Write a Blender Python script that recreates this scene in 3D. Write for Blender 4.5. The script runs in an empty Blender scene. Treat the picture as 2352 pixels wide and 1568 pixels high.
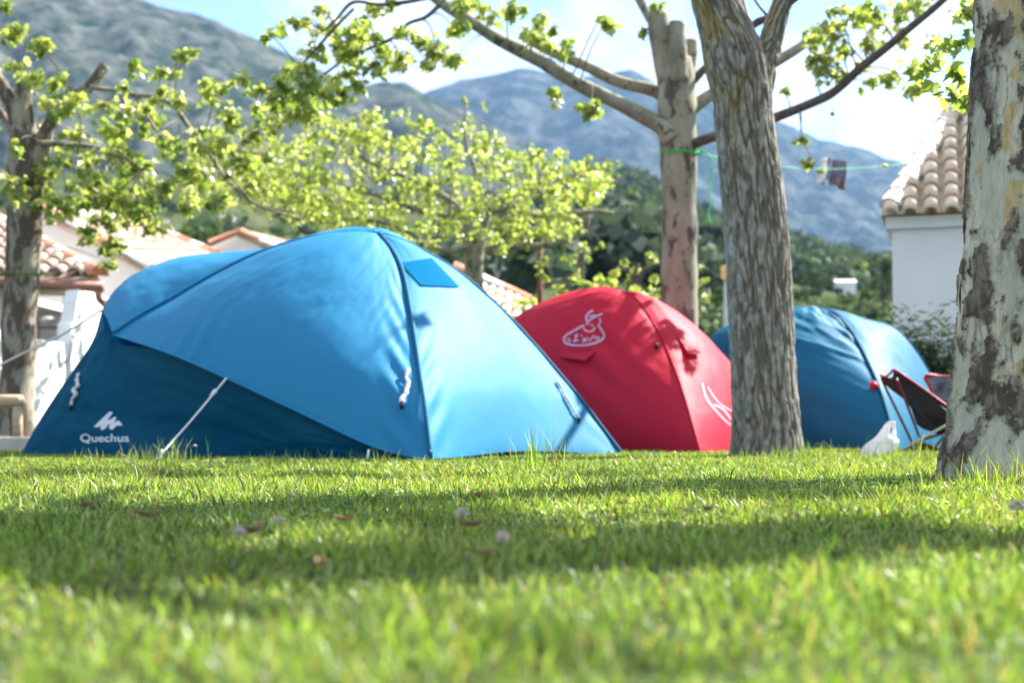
import bpy, bmesh, math, random
import numpy as np
from mathutils import Vector, Matrix, noise, bvhtree
from mathutils.geometry import tessellate_polygon

random.seed(7); RNG = np.random.default_rng(7)
scene = bpy.context.scene
COL = scene.collection
R = math.radians

# ------------------------------------------------------------------ camera, sky, sun, exposure
CAM_H = 0.20
F = 3267.0                                   # focal length in picture units (picture is 2352 x 1568 of them)
PITCH = math.atan(188.0 / F)
cam = bpy.data.cameras.new("camera"); camo = bpy.data.objects.new("camera", cam); COL.objects.link(camo)
camo.location = (0, 0, CAM_H); camo.rotation_euler = (R(90) + PITCH, 0, 0)
cam.lens = 50.0; cam.sensor_width = 36.0; cam.clip_start = 0.05; cam.clip_end = 30000
cam.dof.use_dof = True; cam.dof.focus_distance = 4.3; cam.dof.aperture_fstop = 3.4
scene.camera = camo

SUN_EL, SUN_AZ = R(43), R(55.5)                # azimuth clockwise from +Y
SUN = Vector((math.sin(SUN_AZ) * math.cos(SUN_EL), math.cos(SUN_AZ) * math.cos(SUN_EL), math.sin(SUN_EL)))
sl = bpy.data.lights.new("sun", 'SUN'); sl.energy = 5.0; sl.angle = R(0.53); sl.color = (1.0, 0.955, 0.88)
so = bpy.data.objects.new("sun", sl); COL.objects.link(so); so.location = SUN * 60
so.rotation_euler = SUN.to_track_quat('Z', 'Y').to_euler()

world = bpy.data.worlds.new("World"); scene.world = world; world.use_nodes = True
wn, wl = world.node_tree.nodes, world.node_tree.links
wn.clear()
w_out = wn.new('ShaderNodeOutputWorld'); w_bg = wn.new('ShaderNodeBackground')
w_bg.inputs['Strength'].default_value = 0.08
sky = wn.new('ShaderNodeTexSky'); sky.sky_type = 'NISHITA'; sky.sun_disc = False
sky.sun_elevation = SUN_EL; sky.sun_rotation = SUN_AZ; sky.air_density = 0.85; sky.dust_density = 0.1; sky.ozone_density = 3.0
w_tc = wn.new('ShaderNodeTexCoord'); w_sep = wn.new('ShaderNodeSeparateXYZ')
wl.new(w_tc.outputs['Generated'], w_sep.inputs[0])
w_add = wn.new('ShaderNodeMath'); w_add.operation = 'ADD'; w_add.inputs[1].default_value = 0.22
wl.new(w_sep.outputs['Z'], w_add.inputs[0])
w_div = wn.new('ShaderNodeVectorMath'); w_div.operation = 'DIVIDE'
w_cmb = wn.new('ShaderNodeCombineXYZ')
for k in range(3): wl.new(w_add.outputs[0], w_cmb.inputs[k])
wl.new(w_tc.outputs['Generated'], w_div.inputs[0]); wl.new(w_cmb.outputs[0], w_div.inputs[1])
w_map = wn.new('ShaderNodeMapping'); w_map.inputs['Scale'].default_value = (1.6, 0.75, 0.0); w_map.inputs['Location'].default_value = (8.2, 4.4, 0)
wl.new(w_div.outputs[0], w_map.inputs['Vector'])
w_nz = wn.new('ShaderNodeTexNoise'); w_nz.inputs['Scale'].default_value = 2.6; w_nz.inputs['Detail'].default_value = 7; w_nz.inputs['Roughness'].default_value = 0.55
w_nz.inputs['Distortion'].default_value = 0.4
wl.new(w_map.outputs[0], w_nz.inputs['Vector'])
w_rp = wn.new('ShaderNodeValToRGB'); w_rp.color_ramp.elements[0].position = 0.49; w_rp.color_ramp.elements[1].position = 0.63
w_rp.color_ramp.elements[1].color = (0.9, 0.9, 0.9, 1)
w_fill_cloud = wn.new('ShaderNodeMath'); w_fill_cloud.operation = 'MULTIPLY_ADD'; w_fill_cloud.inputs[1].default_value = 0.24; wl.new(w_sep.outputs['Z'], w_fill_cloud.inputs[0]); wl.new(w_nz.outputs['Fac'], w_fill_cloud.inputs[2]); wl.new(w_fill_cloud.outputs[0], w_rp.inputs['Fac'])  # cloud cover grows overhead, out of view: added to raise the fill light
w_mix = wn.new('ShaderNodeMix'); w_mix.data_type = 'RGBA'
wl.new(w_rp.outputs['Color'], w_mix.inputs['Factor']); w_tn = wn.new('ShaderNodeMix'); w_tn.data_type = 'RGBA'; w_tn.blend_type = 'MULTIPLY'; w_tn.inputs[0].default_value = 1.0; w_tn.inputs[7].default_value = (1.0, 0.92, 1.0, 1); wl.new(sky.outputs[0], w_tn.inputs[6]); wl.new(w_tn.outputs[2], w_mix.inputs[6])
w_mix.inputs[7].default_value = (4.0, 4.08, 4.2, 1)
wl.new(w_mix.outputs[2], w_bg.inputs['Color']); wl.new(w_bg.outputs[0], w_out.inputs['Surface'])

scene.view_settings.view_transform = 'Standard'; scene.view_settings.look = 'None'
scene.view_settings.exposure = 1.98; scene.view_settings.gamma = 1.0; scene.view_settings.use_curve_mapping = False
cy = scene.cycles
cy.use_denoising = True; cy.max_bounces = 7; cy.diffuse_bounces = 3; cy.glossy_bounces = 2; cy.transmission_bounces = 4
cy.volume_bounces = 0; cy.transparent_max_bounces = 6; cy.caustics_reflective = False; cy.caustics_refractive = False
cy.use_adaptive_sampling = True; cy.adaptive_threshold = 0.015; cy.sample_clamp_indirect = 6.0

# ------------------------------------------------------------------ helpers
CP, SP = math.cos(PITCH), math.sin(PITCH)
def ray(px, py):
    up = (784.0 - py) / F
    return Vector(((px - 1176.0) / F, CP - up * SP, SP + up * CP))
def P(px, py, Y):
    """world point that stands at distance Y in front of the camera spot"""
    d = ray(px, py); return Vector((0, 0, CAM_H)) + d * (Y / d.y)
def M(px, Y): return px * Y / F              # picture units to metres

ORIGIN = {}
def link(o, parent=None):
    COL.objects.link(o)
    if parent is not None: o.parent = parent
def tag(o, label=None, cat=None, group=None, kind=None):
    if label: o['label'] = label
    if cat: o['category'] = cat
    if group: o['group'] = group
    if kind: o['kind'] = kind
    return o
def empty(name, loc, label, cat, group=None):
    o = bpy.data.objects.new(name, None); COL.objects.link(o); o.location = loc; o.empty_display_size = 0.2
    ORIGIN[o.name] = Vector(loc)
    return tag(o, label, cat, group)
def mk(name, verts, faces, mats, parent=None, smooth=True, tint=None, matidx=None, at=None):
    """one mesh object; verts are world points; at = its own origin when top-level"""
    org = ORIGIN[parent.name] if parent is not None else Vector(at if at is not None else (0, 0, 0))
    v = np.asarray([tuple(p) for p in verts] if not isinstance(verts, np.ndarray) else verts, dtype=np.float32).reshape(-1, 3)
    v = v - np.array(org, dtype=np.float32)
    me = bpy.data.meshes.new(name)
    if isinstance(faces, tuple):             # (loops, totals)
        loops, tot = faces
        me.vertices.add(len(v)); me.vertices.foreach_set('co', v.ravel())
        me.loops.add(len(loops)); me.loops.foreach_set('vertex_index', loops.astype(np.int32))
        st = np.concatenate([[0], np.cumsum(tot)[:-1]]).astype(np.int32)
        me.polygons.add(len(tot)); me.polygons.foreach_set('loop_start', st); me.polygons.foreach_set('loop_total', tot.astype(np.int32))
        me.update(calc_edges=True)
    else:
        me.from_pydata(v.tolist(), [], faces); me.update()
    me.validate()
    if not isinstance(mats, (list, tuple)): mats = [mats]
    for m in mats: me.materials.append(m)
    if matidx is not None: me.polygons.foreach_set('material_index', np.asarray(matidx, dtype=np.int32))
    if smooth: me.polygons.foreach_set('use_smooth', np.ones(len(me.polygons), dtype=bool))
    if tint is not None:
        a = me.attributes.new('tint', 'FLOAT_COLOR', 'POINT')
        t = np.asarray(tint, dtype=np.float32)
        if t.shape[1] == 3: t = np.concatenate([t, np.ones((len(t), 1), np.float32)], 1)
        a.data.foreach_set('color', t.ravel())
    o = bpy.data.objects.new(name, me); link(o, parent)
    if parent is None: o.location = org
    ORIGIN[o.name] = org
    return o

class MB:
    """mesh collector"""
    def __init__(s): s.v = []; s.f = []; s.t = []; s.m = []
    def add(s, vs, fs, tint=None, mi=0):
        b = len(s.v); s.v += [tuple(p) for p in vs]; s.f += [tuple(i + b for i in f) for f in fs]
        s.m += [mi] * len(fs)
        if tint is not None: s.t += [tuple(tint)] * len(vs)
    def box(s, c, sx, sy, sz, e1=Vector((1, 0, 0)), e2=Vector((0, 1, 0)), e3=Vector((0, 0, 1)), mi=0):
        c = Vector(c); e1, e2, e3 = Vector(e1), Vector(e2), Vector(e3)
        vs = [c + e1 * (sx * a / 2) + e2 * (sy * b / 2) + e3 * (sz * d / 2) for a in (-1, 1) for b in (-1, 1) for d in (-1, 1)]
        s.add(vs, [(0, 1, 3, 2), (4, 6, 7, 5), (0, 4, 5, 1), (2, 3, 7, 6), (0, 2, 6, 4), (1, 5, 7, 3)], mi=mi)
    def tube(s, pts, rad, n=8, tint=None, mi=0, cap=True):
        vs, fs = tube_geo(pts, rad, n, cap); s.add(vs, fs, tint, mi)
    def poly(s, pts, thick=None, mi=0):
        n = len(pts)
        if thick is None: s.add(pts, [tuple(range(n))], mi=mi); return
        th = Vector(thick); q = [Vector(p) + th for p in pts]
        s.add(list(pts) + q, [tuple(range(n)), tuple(range(2 * n - 1, n - 1, -1))] + [(i, (i + 1) % n, n + (i + 1) % n, n + i)[::-1] for i in range(n)], mi=mi)
    def build(s, name, mats, parent=None, smooth=False, at=None):
        return mk(name, s.v, s.f, mats, parent, smooth, s.t if s.t and len(s.t) == len(s.v) else None, s.m, at)

def tube_geo(pts, rad, n=8, cap=True):
    pts = [Vector(p) for p in pts]; m = len(pts)
    if not hasattr(rad, '__len__'): rad = [rad] * m
    vs, fs = [], []; up = Vector((0.31, 0.22, 0.92)); prev = None
    for i, p in enumerate(pts):
        t = (pts[min(i + 1, m - 1)] - pts[max(i - 1, 0)]).normalized()
        if prev is None:
            a = t.cross(up)
            if a.length < 1e-3: a = t.cross(Vector((1, 0, 0)))
        else: a = prev - t * prev.dot(t)
        a.normalize(); prev = a; b = t.cross(a)
        for k in range(n):
            th = 2 * math.pi * k / n
            vs.append(p + (a * math.cos(th) + b * math.sin(th)) * rad[i])
    for i in range(m - 1):
        for k in range(n):
            fs.append((i * n + k, i * n + (k + 1) % n, (i + 1) * n + (k + 1) % n, (i + 1) * n + k))
    if cap: fs.append(tuple(range(n - 1, -1, -1))); fs.append(tuple(range((m - 1) * n, m * n)))
    return vs, fs
def crom(pts, k=6):
    """Catmull-Rom through points (Vectors or tuples of any dimension) -> list"""
    p = [np.array(q, dtype=float) for q in pts]
    if len(p) == 2: return [p[0] + (p[1] - p[0]) * t for t in np.linspace(0, 1, k + 1)]
    p = [2 * p[0] - p[1]] + p + [2 * p[-1] - p[-2]]; out = []
    for i in range(1, len(p) - 2):
        for j in range(k):
            t = j / k
            out.append(0.5 * (2 * p[i] + (p[i + 1] - p[i - 1]) * t + (2 * p[i - 1] - 5 * p[i] + 4 * p[i + 1] - p[i + 2]) * t * t + (3 * p[i] - p[i - 1] - 3 * p[i + 1] + p[i + 2]) * t ** 3))
    out.append(p[-2]); return out
def resample(pts, n):
    q = np.array([np.array(p) for p in crom(pts, 10)]); d = np.concatenate([[0], np.cumsum(np.linalg.norm(np.diff(q, axis=0), axis=1))])
    s = np.linspace(0, d[-1], n)
    return np.stack([np.interp(s, d, q[:, k]) for k in range(q.shape[1])], 1)

# ------------------------------------------------------------------ materials
def new_mat(name):
    m = bpy.data.materials.new(name); m.use_nodes = True
    nt = m.node_tree; nt.nodes.clear()
    out = nt.nodes.new('ShaderNodeOutputMaterial'); b = nt.nodes.new('ShaderNodeBsdfPrincipled')
    nt.links.new(b.outputs[0], out.inputs[0]); return m, nt, b, out
def node(nt, kind, **kw):
    n = nt.nodes.new(kind)
    for k, v in kw.items():
        if k.startswith('i_'): n.inputs[k[2:].replace('_', ' ')].default_value = v
        else: setattr(n, k, v)
    return n
def rgba(c): return (c[0], c[1], c[2], 1)
def noise_col(nt, c1, c2, scale, detail=5, lo=0.35, hi=0.65, coord='Object', stretch=(1, 1, 1)):
    tc = node(nt, 'ShaderNodeTexCoord'); mp = node(nt, 'ShaderNodeMapping'); mp.inputs['Scale'].default_value = stretch
    nt.links.new(tc.outputs[coord], mp.inputs[0])
    nz = node(nt, 'ShaderNodeTexNoise', i_Scale=scale, i_Detail=detail, i_Roughness=0.66); nt.links.new(mp.outputs[0], nz.inputs['Vector'])
    rp = node(nt, 'ShaderNodeValToRGB'); rp.color_ramp.elements[0].position = lo; rp.color_ramp.elements[1].position = hi
    rp.color_ramp.elements[0].color = rgba(c1); rp.color_ramp.elements[1].color = rgba(c2)
    nt.links.new(nz.outputs['Fac'], rp.inputs[0]); return rp.outputs[0], nz.outputs['Fac']
def bump(nt, b, fac, strength, dist):
    bp = node(nt, 'ShaderNodeBump', i_Strength=strength, i_Distance=dist); nt.links.new(fac, bp.inputs['Height']); nt.links.new(bp.outputs[0], b.inputs['Normal'])
def simple(name, c1, c2=None, scale=8, rough=0.8, bmp=0.0, bdist=0.01, spec=0.3, stretch=(1, 1, 1), detail=5):
    m, nt, b, _ = new_mat(name); b.inputs['Roughness'].default_value = rough; b.inputs['Specular IOR Level'].default_value = spec
    col, fac = noise_col(nt, c1, c2 or c1, scale, detail, stretch=stretch); nt.links.new(col, b.inputs['Base Color'])
    if bmp: bump(nt, b, fac, bmp, bdist)
    return m
def leafy(name, trans=0.5, tmul=(1.5, 1.55, 0.55), rough=0.42, spec=0.4):
    """thin leaf: colour from the leaf's own tint, with light coming through it"""
    m, nt, b, out = new_mat(name); b.inputs['Roughness'].default_value = rough; b.inputs['Specular IOR Level'].default_value = spec
    at = node(nt, 'ShaderNodeAttribute', attribute_name='tint'); nt.links.new(at.outputs['Color'], b.inputs['Base Color'])
    mu = node(nt, 'ShaderNodeMix', data_type='RGBA', blend_type='MULTIPLY'); mu.inputs[0].default_value = 1; mu.inputs[7].default_value = rgba(tmul)
    nt.links.new(at.outputs['Color'], mu.inputs[6])
    tr = node(nt, 'ShaderNodeBsdfTranslucent'); nt.links.new(mu.outputs[2], tr.inputs[0])
    mx = node(nt, 'ShaderNodeMixShader'); mx.inputs[0].default_value = trans
    nt.links.new(b.outputs[0], mx.inputs[1]); nt.links.new(tr.outputs[0], mx.inputs[2]); nt.links.new(mx.outputs[0], out.inputs[0]); return m
def fabric(name, c, tc, trans=0.35, rough=0.42, spec=0.5, wr=0.35):
    """coated tent cloth with fine creases, some light comes through"""
    m, nt, b, out = new_mat(name); b.inputs['Base Color'].default_value = rgba(c); b.inputs['Roughness'].default_value = rough
    b.inputs['Specular IOR Level'].default_value = spec
    tcn = node(nt, 'ShaderNodeTexCoord')
    n1 = node(nt, 'ShaderNodeTexNoise', i_Scale=5.0, i_Detail=4, i_Roughness=0.55, i_Distortion=0.6); nt.links.new(tcn.outputs['Object'], n1.inputs['Vector'])
    mp = node(nt, 'ShaderNodeMapping'); mp.inputs['Scale'].default_value = (14, 14, 4); mp.inputs['Rotation'].default_value = (0, 0.3, 0)
    nt.links.new(tcn.outputs['Object'], mp.inputs[0])
    n2 = node(nt, 'ShaderNodeTexNoise', i_Scale=1.0, i_Detail=3); nt.links.new(mp.outputs[0], n2.inputs['Vector'])
    ad = node(nt, 'ShaderNodeMath', operation='MULTIPLY_ADD'); ad.inputs[1].default_value = 0.25; nt.links.new(n2.outputs['Fac'], ad.inputs[0]); nt.links.new(n1.outputs['Fac'], ad.inputs[2])
    bp = node(nt, 'ShaderNodeBump', i_Strength=wr, i_Distance=0.03); nt.links.new(ad.outputs[0], bp.inputs['Height']); nt.links.new(bp.outputs[0], b.inputs['Normal'])
    tr = node(nt, 'ShaderNodeBsdfTranslucent'); tr.inputs[0].default_value = rgba(tc)
    mx = node(nt, 'ShaderNodeMixShader'); mx.inputs[0].default_value = trans
    nt.links.new(b.outputs[0], mx.inputs[1]); nt.links.new(tr.outputs[0], mx.inputs[2]); nt.links.new(mx.outputs[0], out.inputs[0]); return m

MAT = {}
MAT['grass'] = leafy('grass_blade', 0.36, (1.6, 1.55, 0.6), 0.42, 0.4)
MAT['leaf'] = leafy('plane_leaf', 0.5, (1.42, 1.5, 0.75), 0.36, 0.6)
MAT['darkleaf'] = leafy('evergreen_leaf', 0.2, (1.1, 1.15, 0.8), 0.75, 0.08)
MAT['twig'] = simple('twig_bark', (0.10, 0.085, 0.06), (0.22, 0.19, 0.15), 20, 0.85)
MAT['blue'] = fabric('blue_fly', (0.014, 0.205, 0.40), (0.0, 0.28, 0.60), 0.12, 0.62, 0.26, 0.10)
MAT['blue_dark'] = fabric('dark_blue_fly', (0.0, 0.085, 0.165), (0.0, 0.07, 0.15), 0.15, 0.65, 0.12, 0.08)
MAT['teal'] = fabric('teal_blue_fly', (0.005, 0.135, 0.25), (0.0, 0.17, 0.30), 0.12, 0.62, 0.18, 0.12)
MAT['red'] = fabric('red_fly', (0.52, 0.010, 0.037), (0.68, 0.003, 0.02), 0.18, 0.60, 0.2, 0.22)
MAT['ground_sheet'] = simple('ground_sheet', (0.05, 0.055, 0.07), (0.08, 0.085, 0.10), 10, 0.6)
MAT['pale_sheet'] = simple('pale_sheet', (0.40, 0.41, 0.45), (0.5, 0.5, 0.54), 10, 0.5)
MAT['white_print'] = simple('white_print', (0.62, 0.70, 0.78), (0.70, 0.76, 0.82), 30, 0.6)
MAT['lilac_print'] = simple('pale_print', (0.50, 0.30, 0.42), (0.60, 0.40, 0.50), 30, 0.6)
MAT['pink_print'] = simple('faint_print', (0.58, 0.20, 0.28), (0.62, 0.26, 0.33), 30, 0.6)
MAT['cord'] = simple('white_cord', (0.55, 0.55, 0.58), (0.75, 0.75, 0.76), 120, 0.8)
MAT['black_plastic'] = simple('black_plastic', (0.012, 0.012, 0.014), (0.02, 0.02, 0.022), 40, 0.45)
MAT['whitewash'] = simple('whitewash', (0.80, 0.785, 0.765), (0.86, 0.845, 0.825), 1.5, 0.9, 0.15, 0.01)
MAT['roof_tile'] = simple('roof_tile', (0.52, 0.36, 0.27), (0.72, 0.58, 0.48), 2.2, 0.9, detail=9)
MAT['pale_tile'] = simple('pale_roof_tile', (0.68, 0.51, 0.36), (0.86, 0.75, 0.60), 3.5, 0.9, detail=9)
MAT['mortar'] = simple('mortar', (0.7, 0.68, 0.66), (0.8, 0.78, 0.76), 5, 0.9)
MAT['terracotta'] = simple('terracotta', (0.50, 0.20, 0.12), (0.62, 0.32, 0.21), 3, 0.85)
MAT['gutter'] = simple('copper_gutter', (0.24, 0.11, 0.08), (0.31, 0.15, 0.11), 4, 0.5)
MAT['dark_opening'] = simple('dark_glass', (0.05, 0.055, 0.07), (0.09, 0.09, 0.10), 3, 0.3)
MAT['lead'] = simple('lead', (0.16, 0.17, 0.20), (0.22, 0.23, 0.26), 5, 0.6)
MAT['rail_wood'] = simple('rail_wood', (0.36, 0.25, 0.16), (0.55, 0.42, 0.30), 6, 0.8, 0.3, 0.01, stretch=(0.3, 4, 4))
MAT['concrete'] = simple('pale_concrete', (0.5, 0.44, 0.38), (0.62, 0.56, 0.49), 6, 0.9)
MAT['green_rope'] = simple('green_rope', (0.02, 0.55, 0.09), (0.06, 0.70, 0.16), 80, 0.6)
MAT['plastic_bag'] = fabric('plastic_bag', (0.85, 0.85, 0.86), (0.85, 0.85, 0.87), 0.35, 0.35, 0.5, 0.6)
MAT['rust'] = simple('rusty_steel', (0.10, 0.03, 0.02), (0.17, 0.06, 0.04), 12, 0.85)
MAT['chair_mesh'] = simple('black_chair_cloth', (0.012, 0.010, 0.012), (0.03, 0.025, 0.028), 60, 0.7)
MAT['chair_red'] = simple('red_trim', (0.45, 0.012, 0.02), (0.55, 0.02, 0.03), 30, 0.5)
MAT['chair_leg'] = simple('red_tube', (0.15, 0.01, 0.015), (0.20, 0.015, 0.02), 30, 0.35)
MAT['galv'] = simple('galvanised_steel', (0.38, 0.42, 0.46), (0.48, 0.52, 0.56), 10, 0.5)
MAT['amber'] = simple('amber_shade', (0.65, 0.36, 0.10), (0.72, 0.45, 0.16), 8, 0.5)
MAT['grey_cloth'] = simple('grey_cloth', (0.17, 0.16, 0.24), (0.24, 0.22, 0.31), 14, 0.9)
MAT['tan_cloth'] = simple('brown_cloth', (0.24, 0.15, 0.15), (0.33, 0.21, 0.2), 14, 0.9)
MAT['white_cloth'] = simple('white_cloth', (0.7, 0.7, 0.68), (0.8, 0.8, 0.78), 14, 0.9)
MAT['olive_cloth'] = simple('olive_cloth', (0.33, 0.36, 0.05), (0.42, 0.44, 0.08), 14, 0.9)
MAT['yellow'] = simple('yellow_plastic', (0.8, 0.72, 0.12), (0.85, 0.76, 0.16), 14, 0.5)
MAT['dry_leaf'] = simple('dry_leaf', (0.26, 0.15, 0.08), (0.46, 0.33, 0.21), 30, 0.8)
MAT['petal'] = simple('clover_petal', (0.50, 0.40, 0.38), (0.66, 0.60, 0.55), 60, 0.8)
MAT['stem'] = simple('clover_stem', (0.08, 0.18, 0.03), (0.12, 0.24, 0.04), 20, 0.7)

def bark_plane(name, base1, base2, patch, scale, amount=0.52, vs=(1.4, 1.4, 0.5)):
    m, nt, b, _ = new_mat(name); b.inputs['Roughness'].default_value = 0.85; b.inputs['Specular IOR Level'].default_value = 0.2
    c1, f1 = noise_col(nt, base1, base2, scale * 0.7, 6, 0.35, 0.65, stretch=(1, 1, 0.45))
    c2, f2 = noise_col(nt, (0, 0, 0), (1, 1, 1), scale, 7, amount, amount + 0.05, stretch=vs)
    mx = node(nt, 'ShaderNodeMix', data_type='RGBA'); nt.links.new(c2, mx.inputs[0]); nt.links.new(c1, mx.inputs[6]); mx.inputs[7].default_value = rgba(patch)
    nt.links.new(mx.outputs[2], b.inputs['Base Color']); bump(nt, b, f2, 0.4, 0.02); return m
MAT['bark_pale'] = bark_plane('plane_bark', (0.20, 0.195, 0.135), (0.34, 0.325, 0.235), (0.10, 0.085, 0.068), 6.0, 0.53)
MAT['bark_left'] = bark_plane('old_plane_bark', (0.22, 0.19, 0.145), (0.36, 0.325, 0.26), (0.11, 0.085, 0.065), 5.5, 0.47)
MAT['bark_limb'] = bark_plane('limb_bark', (0.19, 0.18, 0.13), (0.34, 0.32, 0.25), (0.11, 0.09, 0.065), 11.0, 0.56, (0.8, 0.8, 0.8))
MAT['bark_dark_limb'] = simple('dark_limb_bark', (0.07, 0.06, 0.05), (0.15, 0.13, 0.11), 14, 0.9)
MAT['cut_wood'] = simple('cut_wood', (0.36, 0.30, 0.23), (0.45, 0.39, 0.31), 14, 0.85)

def tint_bark(name, fine, c_var=0.35, bmp=0.5, stretch=(1, 1, 0.2)):
    m, nt, b, _ = new_mat(name); b.inputs['Roughness'].default_value = 0.9; b.inputs['Specular IOR Level'].default_value = 0.15
    at = node(nt, 'ShaderNodeAttribute', attribute_name='tint')
    c, f = noise_col(nt, (1 - c_var,) * 3, (1 + c_var,) * 3, fine, 6, 0.3, 0.7, stretch=stretch)
    mu = node(nt, 'ShaderNodeMix', data_type='RGBA', blend_type='MULTIPLY'); mu.inputs[0].default_value = 1
    nt.links.new(at.outputs['Color'], mu.inputs[6]); nt.links.new(c, mu.inputs[7]); nt.links.new(mu.outputs[2], b.inputs['Base Color'])
    bump(nt, b, f, bmp, 0.006); return m
MAT['bark_near'] = tint_bark('flaking_plane_bark', 60, 0.22, 0.35, (1, 1, 0.25))
MAT['bark_furrow'] = tint_bark('furrowed_bark', 45, 0.3, 0.6)

# ------------------------------------------------------------------ terrain
def fbm(x, y, z, o=5): return noise.fractal(Vector((x, y, z)), 0.9, 2.1, o)
def ground_z(x, y):
    r = math.hypot(x, y)
    z = 0.003 * noise.noise(Vector((x * 0.7, y * 0.7, 3.1))) if r < 30 else 0.0
    if r > 34: z -= min(4.0, (r - 34) * 0.05)
    return z
def ground():
    s = np.sinh(np.linspace(-math.asinh(5200 / 3.0), math.asinh(5200 / 3.0), 221)) * 3.0
    vs = [(x, y, ground_z(x, y)) for y in s for x in s]; n = len(s)
    fs = [(j * n + i, j * n + i + 1, (j + 1) * n + i + 1, (j + 1) * n + i) for j in range(n - 1) for i in range(n - 1)]
    m, nt, b, _ = new_mat('turf_soil'); b.inputs['Roughness'].default_value = 1.0; b.inputs['Specular IOR Level'].default_value = 0.1
    c, f = noise_col(nt, (0.025, 0.036, 0.011), (0.06, 0.08, 0.024), 14, 6)
    nt.links.new(c, b.inputs['Base Color']); bump(nt, b, f, 0.4, 0.02)
    tag(mk('ground', vs, fs, m), kind='structure')
ground()

def ridge(name, sil, D0, D1, ybase, pw, amp, nu, nt_, mat, z_seed, back=0.35, rough=1.0):
    """a slope that climbs from D0 to its crest at D1; sil = crest line as (px, py)"""
    xs = np.linspace(sil[0][0], sil[-1][0], nu); sy = np.interp(xs, [s[0] for s in sil], [s[1] for s in sil])
    vs = []; rows = nt_ + 8
    for j in range(rows):
        for i in range(nu):
            if j <= nt_:
                t = j / nt_; d = D0 * (D1 / D0) ** t
                y = ybase + (sy[i] - ybase) * t ** pw
                p = P(xs[i], y, d)
            else:
                q = (j - nt_) / 8.0; d = D1 * (1 + back * q); p = P(xs[i], sy[i], d); crest = P(xs[i], sy[i], D1).z
                p.z = crest * (1 - q * 0.8); t = 1.0
            k = min(1.0, t * 3.0)
            s = 1.0 / (amp * 4.5)
            h = noise.ridged_multi_fractal(Vector((p.x * s, p.y * s * 0.8, z_seed)), 0.9, 2.1, 6, 1.0, 2.0) - 1.1
            f2 = fbm(p.x * s * 5, p.y * s * 5, z_seed + 4, 4)
            damp = 0.22 if j == nt_ else (1.0 - 0.6 * max(0, t - 0.85) / 0.15)
            p.z += (h * amp * 0.8 * rough + f2 * amp * 0.3) * k * damp
            p.x += fbm(p.y * s * 2, p.z * s * 2, z_seed + 9, 3) * amp * 0.5 * k * damp
            vs.append(p)
    fs = [(j * nu + i, j * nu + i + 1, (j + 1) * nu + i + 1, (j + 1) * nu + i) for j in range(rows - 1) for i in range(nu - 1)]
    return tag(mk(name, vs, fs, mat), kind='structure')

def rock_mat(name, scrub, rock, sc, lo, hi):
    m, nt, b, _ = new_mat(name); b.inputs['Roughness'].default_value = 1.0; b.inputs['Specular IOR Level'].default_value = 0.0
    c, f = noise_col(nt, scrub, rock, sc, 9, lo, hi, stretch=(1, 1, 0.7)); nt.links.new(c, b.inputs['Base Color'])
    bump(nt, b, f, 0.8, 6.0); return m
MAT['left_mountain'] = rock_mat('limestone_scrub', (0.022, 0.036, 0.026), (0.125, 0.128, 0.11), 0.03, 0.41, 0.66)
MAT['far_mountain'] = rock_mat('far_rock', (0.008, 0.016, 0.014), (0.08, 0.084, 0.078), 0.016, 0.44, 0.60)
MAT['hill'] = rock_mat('hill_scrub', (0.045, 0.07, 0.025), (0.11, 0.115, 0.065), 0.05, 0.42, 0.66)
ridge('mountain', [(-2600, 250), (-1500, 60), (-700, -110), (-300, -90), (0, -60), (200, -30), (330, 2), (400, 26), (500, 48), (560, 82), (620, 105), (680, 126), (740, 160), (800, 200), (860, 196),
      (930, 188), (960, 200), (1000, 226), (1100, 268), (1170, 312), (1240, 345), (1340, 395), (1450, 450), (1700, 560), (2200, 700), (2700, 800)], 700, 1500, 900, 0.8, 20, 420, 110, MAT['left_mountain'], 1.7)
ridge('mountain', [(-800, 420), (300, 360), (800, 290), (930, 240), (985, 208), (1060, 176), (1120, 166), (1180, 157), (1250, 168), (1310, 178), (1390, 172), (1450, 164), (1490, 182), (1560, 210), (1650, 240), (1800, 288), (1870, 324), (1960, 340), (2070, 374),
      (2250, 420), (2500, 380), (3000, 300), (3800, 420)], 1900, 3400, 880, 0.75, 48, 380, 110, MAT['far_mountain'], 5.2)
HILL = [(-2600, 330), (-900, 380), (-300, 372), (100, 395), (300, 405), (500, 412), (800, 440), (1100, 452), (1200, 446), (1260, 412), (1340, 396), (1420, 389), (1480, 402), (1560, 462), (1700, 505), (1800, 530), (1900, 570), (2000, 585), (2200, 600), (2600, 570), (3300, 520), (4200, 500)]
hill = ridge('hills', HILL, 42, 620, 985, 0.55, 4.0, 260, 60, MAT['hill'], 8.8, rough=0.7)
HV = [v.co.copy() for v in hill.data.vertices]; hill_bvh = bvhtree.BVHTree.FromPolygons(HV, [tuple(p.vertices) for p in hill.data.polygons])
def hill_at(px, py, far=False):
    """where the line of sight meets the hillside"""
    h = hill_bvh.ray_cast(Vector((0, 0, CAM_H)), ray(px, py).normalized()); return h[0]
def hill_z(x, y):
    h = hill_bvh.ray_cast(Vector((x, y, 500)), Vector((0, 0, -1))); return h[0].z if h[0] is not None else 0.0

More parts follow.
